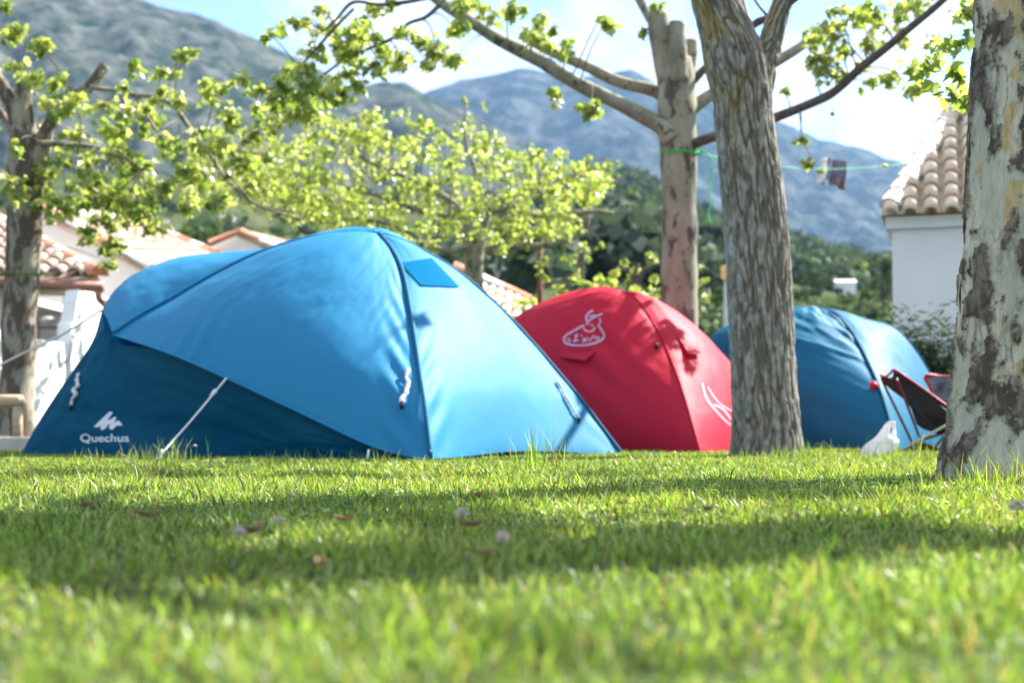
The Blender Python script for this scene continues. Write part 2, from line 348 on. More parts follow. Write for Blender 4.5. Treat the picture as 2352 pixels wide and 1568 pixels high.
# ------------------------------------------------------------------ leaves
LOBE = [(0, 0), (0.16, -0.02), (0.42, 0.10), (0.30, 0.28), (0.50, 0.52), (0.24, 0.52), (0.0, 1.0), (-0.24, 0.52), (-0.50, 0.52), (-0.30, 0.28), (-0.42, 0.10), (-0.16, -0.02)]
def leaf_template():
    v = [(0, 0.36, 0.03)] + [(x, y, -abs(x) * 0.28 - 0.10 * y * y) for x, y in LOBE]
    f = [(0, i, i + 1 if i < len(LOBE) else 1) for i in range(1, len(LOBE) + 1)]
    return np.array(v, np.float32), np.array(f, np.int32)
LV, LF = leaf_template()
LANCE = np.array([(0, 0, 0), (0.09, 0.35, -0.02), (0, 0.4, 0.02), (-0.09, 0.35, -0.02), (0, 1, -0.1)], np.float32), np.array([(0, 1, 2), (0, 2, 3), (1, 4, 2), (2, 4, 3)], np.int32)
BLOB = np.array([(-0.5, 0, 0), (0, -0.35, 0.12), (0.5, 0.05, 0), (0.05, 0.5, -0.1)], np.float32), np.array([(0, 1, 2), (0, 2, 3)], np.int32)
def leaf_cloud(pos, size, tip, nrm, tint, tmpl=None):
    """numpy: many leaves -> verts, (loops, totals), tints"""
    tv, tf = (LV, LF) if tmpl is None else tmpl
    n = len(pos); y = tip / np.linalg.norm(tip, axis=1, keepdims=True)
    x = np.cross(y, nrm); x /= np.linalg.norm(x, axis=1, keepdims=True) + 1e-9; z = np.cross(x, y)
    v = (tv[None, :, 0, None] * x[:, None] + tv[None, :, 1, None] * y[:, None] + tv[None, :, 2, None] * z[:, None]) * size[:, None, None] + pos[:, None]
    f = tf[None] + (np.arange(n) * len(tv))[:, None, None]
    return v.reshape(-1, 3), f.reshape(-1, 3), np.repeat(tint, len(tv), axis=0)
def leaf_tints(n, kind='plane'):
    r = RNG.random((n, 1)); q = RNG.random((n, 1))
    if kind == 'plane':
        a, b, c = np.array([[0.11, 0.18, 0.03]]), np.array([[0.32, 0.38, 0.11]]), np.array([[0.50, 0.50, 0.21]])
    elif kind == 'dark':
        a, b, c = np.array([[0.02, 0.045, 0.015]]), np.array([[0.05, 0.085, 0.025]]), np.array([[0.09, 0.12, 0.035]])
    elif kind == 'wood':
        a, b, c = np.array([[0.028, 0.044, 0.034]]), np.array([[0.045, 0.064, 0.046]]), np.array([[0.065, 0.082, 0.056]])
    elif kind == 'light':
        a, b, c = np.array([[0.065, 0.088, 0.045]]), np.array([[0.10, 0.13, 0.062]]), np.array([[0.15, 0.175, 0.085]])
    else:
        a, b, c = np.array([[0.034, 0.058, 0.030]]), np.array([[0.058, 0.088, 0.044]]), np.array([[0.085, 0.115, 0.058]])
    return (np.where(r < 0.5, a + (b - a) * r * 2, b + (c - b) * (r * 2 - 1)) * (0.85 + 0.3 * q)).astype(np.float32)
def unit(n): 
    v = RNG.normal(size=(n, 3)); return v / np.linalg.norm(v, axis=1, keepdims=True)

class Tree:
    def __init__(s, name, base, label, cat='tree', group=None):
        s.root = empty(name, base, label, cat, group); s.limbpts = []; s.tw = MB(); s.lp = []; s.ls = []; s.tint_kind = 'plane'; s.dens = 1.0; s.lsz = 1.0
    def limb(s, pts, rad, mat, name='branch', n=12, k=6, wob=0.02, cut=None):
        q = crom([tuple(p) + (r,) for p, r in zip(pts, rad)], k)
        pp = [Vector(a[:3]) for a in q]; rr = [float(a[3]) for a in q]
        pp = [p + Vector((noise.noise(p * 2.3), noise.noise(p * 2.3 + Vector((9, 0, 0))), noise.noise(p * 2.3 + Vector((0, 9, 0))))) * wob for p in pp]
        rr = [r * (1 + 0.10 * noise.noise(p * 5.1)) for p, r in zip(pp, rr)]
        vs, fs = tube_geo(pp, rr, n, cap=True)
        mi = [0] * len(fs); mats = [mat]
        if cut is not None: mats = [mat, cut]; mi[-1] = 1
        o = mk(name, vs, fs, mats, s.root, True, None, mi)
        o.data.polygons[-1].use_smooth = False
        s.limbpts += list(zip(pp, rr)); return o
    def cluster(s, c, r, n, size=0.12, flat=0.75, twig=True, droop=0.35):
        c = Vector(c); n = int(n * s.dens + 0.5); size = size * s.lsz
        if twig and s.limbpts:
            q, qr = min(s.limbpts, key=lambda a: (a[0] - c).length); L = (q - c).length
            if L > 0.04:
                mid = (q + c) / 2 + Vector((0, 0, 0.12 * L)) + Vector(unit(1)[0]) * 0.08 * L
                s.tw.tube([Vector(a) for a in crom([q, mid, c], 4)], [0.007 - 0.0005 * i for i in range(9)], 5)
            ends = [c + Vector(unit(1)[0] * np.array([1, 1, flat])) * r * 0.9 for _ in range(max(2, n // 7))]
            for e in ends: s.tw.tube([c, (c + e) / 2 + Vector((0, 0, 0.02)), e], [0.004, 0.003, 0.0015], 4)
        else: ends = [c + Vector(unit(1)[0] * np.array([1, 1, flat])) * r for _ in range(max(3, n // 7))]
        for i in range(n):
            e = random.choice(ends); t = random.random() ** 0.6
            p = c.lerp(e, t) + Vector(unit(1)[0]) * 0.35 * r
            s.lp.append(tuple(p)); s.ls.append(size * random.uniform(0.55, 1.25))
        s.droop = droop
    def finish(s, mat, name='crown', tmpl=None, sun_bias=0.9):
        n = len(s.lp)
        if not n: return
        pos = np.array(s.lp, np.float32); size = np.array(s.ls, np.float32)
        tip = unit(n); tip[:, 2] = -np.abs(tip[:, 2]) * 0.8 - s.droop * 0.5
        nrm = unit(n) + np.array([0, 0, sun_bias])
        v, f, t = leaf_cloud(pos, size, tip, nrm, leaf_tints(n, s.tint_kind), tmpl)
        nv = len(v); tv = np.array(s.tw.v, np.float32).reshape(-1, 3); 
        loops = [f.ravel()]; tot = [np.full(len(f), 3)]; mi = [np.zeros(len(f))]
        if len(tv):
            tl = [i + nv for q in s.tw.f for i in q]; loops.append(np.array(tl)); tot.append(np.array([len(q) for q in s.tw.f])); mi.append(np.ones(len(s.tw.f)))
            v = np.concatenate([v, tv]); t = np.concatenate([t, np.zeros((len(tv), 3), np.float32)])
        mk(name, v, (np.concatenate(loops), np.concatenate(tot)), [mat, MAT['twig']], s.root, False, t, np.concatenate(mi))
def PL(Y, pts): return [P(a, b, Y) for a, b in pts]
def RL(Y, ws): return [M(w, Y) / 2 for w in ws]

# ------------------------------------------------------------------ trees
def detailed_trunk(name, pts, rad, mat, parent, nu, nv, fn, flare=None):
    q = resample([tuple(p) + (r,) for p, r in zip(pts, rad)], nv); vs = np.zeros((nv * nu, 3), np.float32); tc = np.zeros((nv * nu, 3), np.float32)
    for j in range(nv):
        c = q[j, :3]; r0 = q[j, 3]
        for i in range(nu):
            th = 2 * math.pi * i / nu; ct, st = math.cos(th), math.sin(th)
            r = r0 * (1 + 0.05 * noise.noise(Vector((ct * 1.2, st * 1.2, c[2] * 1.1))))
            if flare: r += flare(th, c[2])
            dh, col = fn(Vector((ct * r0, st * r0, c[2])), th)
            r += dh; k = j * nu + i
            vs[k] = (c[0] + ct * r, c[1] + st * r, c[2]); tc[k] = col
    fs = [(j * nu + i, j * nu + (i + 1) % nu, (j + 1) * nu + (i + 1) % nu, (j + 1) * nu + i) for j in range(nv - 1) for i in range(nu)]
    fs.append(tuple(range((nv - 1) * nu, nv * nu)))
    return mk(name, vs, fs, mat, parent, True, tc)
def lerp3(a, b, t): return tuple(a[k] + (b[k] - a[k]) * t for k in range(3))
def sstep(a, b, x):
    t = min(1, max(0, (x - a) / (b - a))); return t * t * (3 - 2 * t)
def flaking(p, th):
    w = Vector((noise.noise(p * 7), noise.noise(p * 7 + Vector((5, 1, 2))), noise.noise(p * 7 + Vector((1, 7, 3))))) * 0.025
    q = p + w
    f = noise.fractal(Vector((q.x * 13, q.y * 13, q.z * 5.4 + 7.0)), 0.7, 2.2, 7)
    low = 0.0 * (1 - sstep(0.0, 0.45, p.z))
    m = sstep(0.21, 0.24, f + low)
    g = noise.fractal(Vector((p.x * 5, p.y * 5, p.z * 1.8 + 11)), 0.9, 2, 4)
    base = lerp3((0.40, 0.395, 0.315), (0.51, 0.48, 0.385), sstep(-0.3, 0.4, g))
    y = sstep(0.42, 0.5, noise.fractal(Vector((q.x * 7, q.y * 7, q.z * 4 + 31)), 0.9, 2, 3)); base = lerp3(base, (0.46, 0.33, 0.15), y * 0.8)
    cr = 1 - min(1, abs(noise.noise(Vector((q.x * 26, q.y * 26, q.z * 6)))) * 9)
    crm = cr * sstep(0.1, 0.4, noise.noise(p * 5 + Vector((3, 3, 3)))); base = lerp3(base, (0.12, 0.10, 0.075), crm * 0.8)
    dk = noise.fractal(Vector((p.x * 30, p.y * 30, p.z * 14)), 0.9, 2, 3)
    ck = sstep(0.0, 0.10, abs(noise.noise(Vector((q.x * 34, q.y * 34, q.z * 9 + 3))))); dark = lerp3((0.03, 0.025, 0.02), lerp3((0.08, 0.064, 0.052), (0.19, 0.155, 0.125), sstep(-0.3, 0.5, dk)), 0.35 + 0.65 * ck)
    mid = sstep(0.0, 0.05, f + low); base = lerp3(base, lerp3((0.26, 0.245, 0.20), (0.34, 0.30, 0.22), sstep(-.2, .3, g)), mid * 0.75); rim = m * (1 - m) * 4
    col = lerp3(lerp3(base, dark, m), (0.03, 0.022, 0.018), rim * 0.6)
    return m * (0.009 + 0.004 * dk) + mid * 0.002 - crm * 0.001, col
def furrowed(p, th):
    w = noise.noise(Vector((p.x * 4, p.y * 4, p.z * 3))) * 0.03
    x, y = p.x + w, p.y + w * 0.7
    a = noise.noise(Vector((x * 30, y * 30, p.z * 2.8))); b = noise.noise(Vector((x * 52 + 5, y * 52, p.z * 8.0)))
    h = 1 - sstep(0.0, 0.32, abs(a + 0.42 * b)); h = 1 - h
    fine = noise.fractal(Vector((p.x * 50, p.y * 50, p.z * 18)), 0.9, 2, 3)
    ridge_c = lerp3((0.20, 0.18, 0.15), (0.34, 0.31, 0.265), sstep(-0.4, 0.4, fine))
    col = lerp3((0.125, 0.105, 0.082), ridge_c, h)
    li = sstep(-0.05, 0.3, noise.fractal(Vector((p.x * 9, p.y * 9, p.z * 3.5 + 4)), 0.9, 2, 4)) * sstep(1.6, 2.6, p.z) * sstep(-0.6, 0.6, -math.cos(th))
    col = lerp3(col, (0.27, 0.19, 0.04), li * 0.6)
    return 0.017 * (h - 0.6) + 0.004 * fine, col

def shadow_at(px, py, h):
    """a spot at height h in a crown whose shadow lands on the lawn at this picture spot"""
    d = 0.2 * F / (py - 972.0); g = Vector(((px - 1176) / F * d, d, 0)); return g + SUN * (h / SUN.z)

# foreground plane tree with flaking bark
Y5 = 5.05
edge = [(-900, 2290), (-500, 2272), (-260, 2258), (0, 2243), (100, 2239), (200, 2233), (300, 2229), (400, 2225), (500, 2219), (600, 2212), (700, 2206), (800, 2201), (900, 2192), (1000, 2183), (1070, 2178), (1120, 2174)]
r5 = 0.185
pts5 = [P(x + r5 / Y5 * F, y, Y5) for y, x in edge][::-1]; rad5 = [r5] * len(pts5)
t5 = Tree('plane_tree', (pts5[0].x, Y5, 0), 'nearest plane tree, pale trunk with dark flaking bark at the right edge')
detailed_trunk('trunk', pts5, rad5, MAT['bark_near'], t5.root, 250, 680, flaking, lambda th, z: 0.035 * (1 - sstep(-0.02, 0.22, z)) * (0.6 + 0.4 * math.sin(th * 3 + 1)))
top5 = pts5[-1]
# loose bark flakes standing off the left edge of the trunk
fl = MB()
for (y0, y1, x) in ((110, 190, 2236), (290, 420, 2229), (395, 480, 2222), (640, 720, 2208), (480, 560, 2217)):
    a, b = P(x - 1, y0, Y5 + 0.01), P(x - 3, y1, Y5 - 0.01); w = Vector((0.016, -0.02, 0)); m_ = (a + b) / 2 + Vector((-0.006, 0, 0))
    fl = MB(); fl.add([a, a + w, m_, m_ + w * 1.2, b, b + w * 0.6], [(0, 1, 3, 2), (2, 3, 5, 4)], (0.06, 0.05, 0.04)); fl.build('bark_flake', MAT['bark_near'], t5.root, True)
C = Vector((2.1, 5.2, 3.6))
t5.limb([top5 - Vector((0, 0, 0.1)), top5 + Vector((0.05, 0.05, 0.6)), top5 + Vector((0.15, 0.1, 1.2))], [0.17, 0.15, 0.11], MAT['bark_pale'])
for tgt in ((4.3, 4.0, 4.7), (3.6, 3.6, 4.8), (5.0, 6.0, 4.8), (3.4, 7.2, 4.9), (2.8, 8.2, 5.0)):
    a = top5 + Vector((0.08, 0.05, random.uniform(0.0, 0.8))); b = Vector(tgt)
    t5.limb([a, (a + b) / 2 + Vector((0, 0, 0.25)), b], [0.08, 0.055, 0.02], MAT['bark_limb'], n=8)
SH = [(60, 1096, 5, .20, 60), (220, 1094, 5.2, .22, 70), (380, 1098, 5, .20, 60), (700, 1098, 5.2, .24, 80), (880, 1102, 5, .24, 80), (1010, 1098, 5, .16, 40),
      (1520, 1112, 5, .2, 70), (1640, 1116, 5.1, .2, 70), (1700, 1150, 5, .2, 70), (1820, 1146, 5.2, .22, 80), (1930, 1152, 5, .2, 60), (1780, 1120, 5.2, .13, 30),
      (60, 1215, 5, .2, 60), (260, 1235, 5.2, .22, 60), (450, 1200, 5, .2, 40), (640, 1190, 5, .22, 70), (820, 1195, 5.2, .24, 80), (1000, 1215, 5, .22, 70), (1130, 1250, 5.2, .2, 60),
      (40, 1285, 5, .17, 80), (180, 1300, 5.2, .17, 90), (330, 1295, 5, .16, 80), (470, 1305, 5.2, .15, 70), (640, 1300, 5, .15, 60), (780, 1322, 5.1, .14, 55), (920, 1315, 5, .15, 60), (1060, 1295, 5.2, .13, 40),
      (1240, 1262, 5, .17, 60), (1380, 1270, 5.2, .18, 80), (1500, 1290, 5, .18, 80), (1640, 1275, 5.2, .18, 80), (1760, 1240, 5, .2, 70), (1900, 1225, 5.2, .2, 60), (1560, 1230, 5, .18, 50), (2060, 1235, 5, .2, 50), (2250, 1260, 5, .2, 50)]
for px, py, h, r, n in SH: t5.cluster(shadow_at(px, py, h * 0.86), r * 0.88, int(n * 1.6), 0.13)
for px, py, r, n, Y in ((2190, 30, 45, 16, 6.4), (2205, 95, 40, 16, 6.4), (2150, 120, 45, 18, 6.6), (2205, 165, 40, 16, 6.4), (2175, 205, 38, 14, 6.6), (2110, 150, 40, 14, 6.8), (2130, 205, 30, 9, 6.7), (2218, 222, 22, 6, 6.4)):
    t5.cluster(P(px, py, Y), M(r, Y), int(n * 1.5), 0.07, twig=False)
t5.finish(MAT['leaf'])

# brown furrowed tree in front of the red tent
Y4 = 8.8
ax4 = [(1764, 1060, 180), (1763, 1030, 164), (1761, 980, 154), (1757, 900, 148), (1752, 800, 146), (1746, 700, 145), (1741, 620, 145), (1734, 520, 144), (1727, 430, 142), (1718, 350, 137), (1709, 270, 133), (1703, 210, 136), (1695, 160, 146), (1682, 110, 136), (1665, 60, 124), (1647, 0, 118), (1630, -80, 108), (1600, -220, 98)]
p4 = [P(x, y, Y4) for x, y, w in ax4]; r4 = [M(w, Y4) / 2 for x, y, w in ax4]
t4 = Tree('furrowed_tree', (p4[0].x, Y4, 0), 'brown furrowed tree with forked trunk, between red tent and right blue tent')
detailed_trunk('trunk', p4, r4, MAT['bark_furrow'], t4.root, 200, 620, furrowed)
fk = [(1716, 250, 100), (1726, 200, 100), (1742, 155, 84), (1760, 115, 66), (1772, 85, 54), (1784, 45, 48), (1799, 0, 45), (1814, -60, 42), (1830, -160, 40)]
detailed_trunk('fork', [P(x, y, Y4 + 0.02) for x, y, w in fk], [M(w, Y4) / 2 for x, y, w in fk], MAT['bark_furrow'], t4.root, 110, 220, furrowed)
t4.limb(PL(Y4 + 0.25, [(1706, 90), (1702, 40), (1699, -20), (1690, -120)]), RL(Y4, [34, 30, 28, 24]), MAT['bark_dark_limb'])
t4.limb(PL(Y4 + 0.1, [(1722, 70), (1745, 48), (1768, 38), (1790, 10)]), RL(Y4, [16, 15, 14, 10]), MAT['bark_dark_limb'], n=8)
t4.limb(PL(Y4 + 0.1, [(1768, 34), (1748, 12), (1735, -10), (1720, -60)]), RL(Y4, [7, 6, 6, 4]), MAT['bark_dark_limb'], n=6)
t4.limb(PL(Y4, [(1808, 10), (1840, -15), (1870, -50), (1930, -140)]), RL(Y4, [22, 18, 16, 10]), MAT['bark_dark_limb'], n=8)
for k in range(26):   # crown above the picture
    a = random.uniform(0, 6.28); rr = random.uniform(0.3, 1.7)
    t4.cluster((p4[-1].x + rr * math.cos(a) * 0.8 + 0.5, Y4 - 2.2 + rr * math.sin(a) * 0.6, random.uniform(4.6, 6.0)), 0.3, 20, 0.09)
for q in ((975, 715), (962, 728), (985, 706)): t4.cluster(P(q[0], q[1], 8.45) + SUN * 4.6, 0.05, 5, 0.10)
t4.finish(MAT['leaf'])

# pollarded plane behind the red tent
Y3 = 12.6
t3 = Tree('plane_tree', (P(1562, 1000, Y3).x, Y3, 0), 'pollarded plane tree with sawn stubs and green cord, behind the red tent'); t3.dens = 2.9; t3.lsz = 0.70
t3.limb(PL(Y3, [(1563, 1025), (1563, 900), (1562, 760), (1561, 600), (1560, 480), (1559, 380), (1557, 320), (1554, 270), (1553, 220), (1552, 170), (1552, 135)]), RL(Y3, [100, 90, 86, 84, 82, 82, 86, 90, 88, 86, 70]), MAT['bark_pale'], 'trunk', 26, 6, 0.015)
t3.limb(PL(Y3, [(1537, 190), (1526, 120), (1516, 70), (1512, 30)]), RL(Y3, [62, 58, 52, 46]), MAT['bark_limb'], 'stub', 16, 5, 0.01, MAT['cut_wood'])
t3.limb(PL(Y3 - 0.1, [(1556, 190), (1556, 120), (1555, 85), (1556, 52)]), RL(Y3, [50, 46, 42, 40]), MAT['bark_limb'], 'stub', 16, 5, 0.01, MAT['cut_wood'])
t3.limb(PL(Y3 + 0.05, [(1570, 210), (1580, 150), (1585, 115), (1586, 92)]), RL(Y3, [40, 36, 34, 32]), MAT['bark_limb'], 'stub', 14, 5, 0.01, MAT['cut_wood'])
t3.limb(PL(Y3 - 0.1, [(1545, 320), (1515, 288), (1440, 248), (1330, 194), (1220, 128), (1120, 78), (1045, 28), (1000, -5), (930, -60)]), RL(Y3, [50, 40, 34, 33, 32, 28, 26, 24, 18]), MAT['bark_limb'])
t3.limb(PL(Y3 + 0.3, [(1540, 235), (1505, 208), (1420, 184), (1340, 150), (1270, 120), (1225, 98), (1196, 78)]), RL(Y3, [36, 32, 28, 26, 24, 20, 19]), MAT['bark_limb'], cut=MAT['cut_wood'])
t3.limb(PL(Y3, [(1528, 110), (1505, 60), (1482, 25), (1452, -30), (1430, -90)]), RL(Y3, [24, 22, 20, 20, 16]), MAT['bark_limb'])
t3.limb(PL(Y3 + 0.2, [(1585, 190), (1620, 155), (1660, 120), (1720, 65), (1765, 38), (1835, -8), (1880, -60)]), RL(Y3, [22, 18, 16, 15, 14, 12, 10]), MAT['bark_dark_limb'])
t3.limb(PL(Y3 + 0.1, [(1580, 255), (1612, 232), (1660, 205), (1720, 175), (1792, 138), (1850, 100), (1900, 50)]), RL(Y3, [34, 30, 28, 28, 26, 20, 12]), MAT['bark_limb'])
R3 = [(1585, 335), (1620, 322), (1700, 298), (1785, 272), (1890, 228), (1950, 180), (2010, 130), (2080, 72), (2160, 8), (2230, -60)]
t3.limb([P(a, b, Y3 - 0.2 * i) for i, (a, b) in enumerate(R3)], RL(Y3, [26, 24, 23, 22, 20, 19, 18, 16, 14, 10]), MAT['bark_dark_limb'])
t3.limb(PL(Y3 - 0.2, [(1012, 8), (975, 40), (935, 56), (900, 90), (860, 110)]), RL(Y3, [10, 9, 8, 7, 4]), MAT['bark_dark_limb'], n=6)
t3.limb(PL(Y3 - 0.2, [(985, -5), (930, 8), (870, 14), (812, 8), (772, 43), (740, 70)]), RL(Y3, [10, 9, 8, 8, 7, 4]), MAT['bark_dark_limb'], n=6)
t3.limb(PL(Y3 - 0.3, [(900, 90), (840, 115), (790, 140), (720, 190), (690, 240)]), RL(Y3, [7, 7, 6, 6, 4]), MAT['bark_dark_limb'], n=6)
t3.limb(PL(Y3 - 0.3, [(812, 20), (770, 60), (700, 140), (640, 195), (575, 215)]), RL(Y3, [7, 7, 6, 5, 4]), MAT['bark_dark_limb'], n=6)
for px, py, r, n in ((640, 66, 26, 8), (620, 78, 18, 5), (695, 42, 28, 8), (672, 50, 15, 4), (720, 108, 42, 16), (760, 62, 36, 14), (815, 80, 42, 18), (705, 165, 45, 20), (655, 182, 35, 14), (740, 205, 46, 22), (650, 232, 46, 24), (690, 260, 40, 20), (720, 245, 34, 14),
                     (800, 128, 42, 18), (868, 150, 40, 18), (855, 22, 34, 12), (925, 60, 26, 8), (920, 140, 36, 16), (1000, 105, 42, 20), (1040, 62, 34, 14), (1050, 132, 26, 10), (1072, 5, 40, 18), (1130, 32, 30, 10), (1182, 22, 34, 14), (1242, 58, 34, 14), (1300, 100, 22, 7), (1225, 80, 24, 8),
                     (1390, 55, 24, 12), (1380, 38, 14, 4), (1278, 218, 22, 8), (1358, 246, 28, 14), (1480, 72, 15, 6), (1300, 125, 26, 10), (1262, 110, 22, 8), (590, 208, 28, 8), (640, 272, 26, 10), (780, 220, 24, 8), (830, 195, 24, 8), (960, 85, 28, 9), (985, 150, 20, 6), (830, 50, 26, 8),
                     (745, 25, 26, 8), (905, 10, 24, 7), (780, 175, 30, 10), (880, 110, 26, 8), (1510, 12, 10, 3), (780, 100, 26, 8), (860, 85, 24, 7), (700, 210, 28, 9)):
    t3.cluster(P(px, py, Y3 - 0.4 + random.uniform(-0.5, 0.5)), M(r, Y3), n, 0.125)
for px, py, r, n in ((1865, 90, 36, 14), (1915, 62, 42, 18), (1960, 30, 44, 18), (1900, 130, 44, 20), (1945, 120, 36, 14), (2005, 90, 34, 12), (1985, 150, 24, 8), (2065, 38, 32, 12), (2100, 12, 38, 14), (2045, 182, 34, 14), (2095, 205, 28, 10), (1905, 172, 28, 9), (1990, 185, 24, 7), (1870, 130, 26, 9),
                     (2010, 20, 30, 10), (1940, 168, 22, 6), (1836, 325, 17, 6), (1862, 370, 18, 6), (1800, 210, 10, 3), (2020, 60, 30, 9), (2075, 90, 28, 8), (1920, 20, 30, 10)):
    t3.cluster(P(px, py, 11.7 + random.uniform(-0.4, 0.4)), M(r, 11.7), int(n * 1.35), 0.10)
t3.finish(MAT['leaf'])

# plane tree at the left edge
Y1 = 13.2
t1 = Tree('plane_tree', (P(35, 1000, Y1).x, Y1, 0), 'old plane tree with mottled brown bark and a sawn top, leftmost trunk in the picture'); t1.dens = 2.9; t1.lsz = 0.66
t1.limb(PL(Y1, [(34, 1030), (36, 960), (40, 850), (44, 740), (50, 640), (54, 540), (58, 460), (62, 400), (60, 340), (56, 290)]), RL(Y1, [92, 84, 76, 78, 80, 80, 80, 90, 84, 66]), MAT['bark_left'], 'trunk', 24, 6, 0.03)
t1.limb(PL(Y1, [(52, 340), (52, 280), (53, 230), (54, 190)]), RL(Y1, [62, 52, 44, 42]), MAT['bark_left'], 'stub', 16, 5, 0.01, MAT['cut_wood'])
t1.limb(PL(Y1 - 0.1, [(70, 420), (88, 370), (96, 330), (110, 290), (150, 240), (205, 198), (245, 148)]), RL(Y1, [60, 50, 40, 30, 27, 26, 24]), MAT['bark_left'], cut=MAT['cut_wood'])
t1.limb(PL(Y1, [(45, 300), (20, 230), (-5, 180), (-50, 120)]), RL(Y1, [34, 30, 28, 20]), MAT['bark_left'])
t1.limb(PL(Y1 + 0.1, [(40, 330), (10, 270), (-20, 240), (-60, 225)]), RL(Y1, [22, 18, 17, 12]), MAT['bark_left'])
t1.limb(PL(Y1 - 0.2, [(205, 200), (245, 205), (285, 206), (310, 222), (345, 222), (395, 240), (430, 285), (470, 335), (500, 382), (530, 422), (580, 466), (640, 490), (700, 505)]), RL(Y1, [12, 11, 11, 12, 12, 12, 11, 10, 9, 8, 7, 6, 4]), MAT['bark_limb'], n=9)
t1.limb(PL(Y1 - 0.2, [(310, 224), (335, 265), (358, 300), (372, 328)]), RL(Y1, [9, 8, 7, 5]), MAT['bark_limb'], n=6)
t1.limb(PL(Y1 - 0.2, [(150, 262), (170, 222), (205, 208), (240, 160)]), RL(Y1, [10, 10, 9, 6]), MAT['bark_limb'], n=6)
t1.limb(PL(Y1 - 0.3, [(90, 330), (160, 330), (240, 345), (330, 390)]), RL(Y1, [16, 12, 10, 6]), MAT['bark_limb'], n=6)
for px, py, r, n in ((20, 72, 36, 16), (40, 62, 26, 9), (88, 98, 34, 16), (35, 148, 28, 10), (78, 182, 34, 14), (128, 188, 34, 14), (112, 235, 34, 14), (160, 235, 40, 18), (65, 350, 46, 20), (178, 318, 44, 20), (250, 300, 44, 20), (25, 430, 40, 18), (100, 385, 46, 20), (200, 382, 46, 22), (300, 385, 46, 22),
                     (250, 450, 50, 26), (150, 472, 46, 20), (350, 452, 44, 20), (318, 502, 40, 18), (262, 555, 36, 16), (255, 602, 22, 9), (420, 130, 26, 10), (445, 118, 14, 4), (310, 152, 26, 9), (350, 258, 36, 14), (400, 325, 42, 18), (460, 400, 44, 20), (480, 200, 34, 14), (520, 258, 44, 20), (560, 182, 28, 11),
                     (592, 302, 44, 18), (500, 330, 36, 14), (420, 390, 40, 18), (550, 372, 44, 20), (600, 420, 44, 20), (360, 520, 30, 10), (200, 520, 34, 12), (110, 440, 30, 12), (30, 340, 24, 8), (10, 20, 26, 8), (375, 160, 18, 5), (420, 230, 28, 9), (250, 250, 34, 12), (300, 260, 30, 10), (60, 455, 26, 8), (225, 420, 34, 14),
                     (280, 345, 34, 14), (380, 420, 30, 12), (430, 470, 30, 12), (500, 460, 34, 14), (235, 575, 18, 6), (290, 470, 34, 14), (-40, 150, 50, 20), (-60, 300, 60, 24)):
    t1.cluster(P(px, py, Y1 - 0.3 + random.uniform(-0.8, 0.8)), M(r, Y1), int(n * 1.15), 0.125)
for k in range(85):
    px = random.uniform(70, 640); py = np.interp(px, [0, 200, 350, 640], [230, 250, 150, 200]) + random.random() * np.interp(px, [0, 300, 640], [260, 330, 280])
    t1.cluster(P(px, py, Y1 + random.uniform(-1.2, 1.8)), M(random.uniform(14, 26), Y1), 6, 0.12, twig=(k % 4 == 0))
for k in range(10): t1.cluster((random.uniform(-8, -4.6), Y1 + random.uniform(-1.5, 1.5), random.uniform(2.5, 5.5)), 0.5, 26, 0.12)
t1.finish(MAT['leaf'])

# wide leafy plane behind the big blue tent
Y2 = 18.5
t2 = Tree('plane_tree', (P(1090, 990, Y2).x, Y2, 0), 'low wide leafy plane tree behind the apex of the big blue tent'); t2.dens = 2.1; t2.lsz = 0.57
t2.limb(PL(Y2, [(1092, 1010), (1092, 900), (1092, 720), (1091, 640), (1090, 600), (1088, 550), (1086, 515)]), RL(Y2, [54, 50, 46, 44, 46, 52, 44]), MAT['bark_pale'], 'trunk', 18, 6, 0.03)
for pts, ws in (([(1082, 545), (1066, 505), (1046, 474), (1000, 440), (940, 410), (860, 380), (780, 330)], [26, 24, 20, 15, 13, 10, 6]), ([(1100, 550), (1114, 505), (1128, 482), (1180, 490), (1250, 496), (1330, 490), (1370, 484), (1410, 490)], [24, 22, 16, 14, 13, 13, 11, 7]),
                ([(1106, 575), (1140, 568), (1200, 566), (1262, 562), (1310, 548), (1352, 532)], [20, 16, 15, 14, 13, 11]), ([(1076, 565), (1030, 575), (990, 562), (930, 530), (860, 505), (780, 500), (680, 490), (600, 470)], [18, 14, 13, 12, 11, 9, 8, 5]),
                ([(1092, 520), (1105, 450), (1090, 390), (1070, 320), (1068, 240)], [22, 16, 12, 9, 5]), ([(1128, 485), (1190, 470), (1240, 452), (1290, 425), (1340, 380)], [16, 13, 11, 9, 5]), ([(1060, 500), (980, 490), (900, 460), (800, 430), (700, 410), (600, 360)], [15, 13, 11, 9, 8, 5])):
    t2.limb(PL(Y2 + random.uniform(-0.3, 0.3), pts), RL(Y2, ws), MAT['bark_limb'], n=8)
OUT_T = [(450, 330), (500, 290), (560, 325), (640, 300), (700, 285), (760, 262), (820, 262), (880, 240), (930, 238), (970, 250), (1010, 285), (1060, 260), (1100, 290), (1160, 320), (1230, 335), (1290, 345), (1350, 380), (1420, 375)]
OUT_B = [(450, 440), (560, 470), (650, 500), (700, 512), (800, 525), (900, 545), (1000, 575), (1100, 560), (1200, 560), (1300, 545), (1350, 470), (1420, 385)]
cnt = 0
while cnt < 520:
    px = random.uniform(430, 1400); a = np.interp(px, *zip(*OUT_T)); b = np.interp(px, *zip(*OUT_B)); py = random.uniform(a + 14, b)
    if px > 1290 and random.random() < 0.45: continue
    Yc = Y2 + random.uniform(-2.2, 2.2); t2.cluster(P(px, py, Yc), M(random.uniform(20, 32), Y2), random.randint(6, 15), 0.125, twig=(cnt % 3 == 0)); cnt += 1
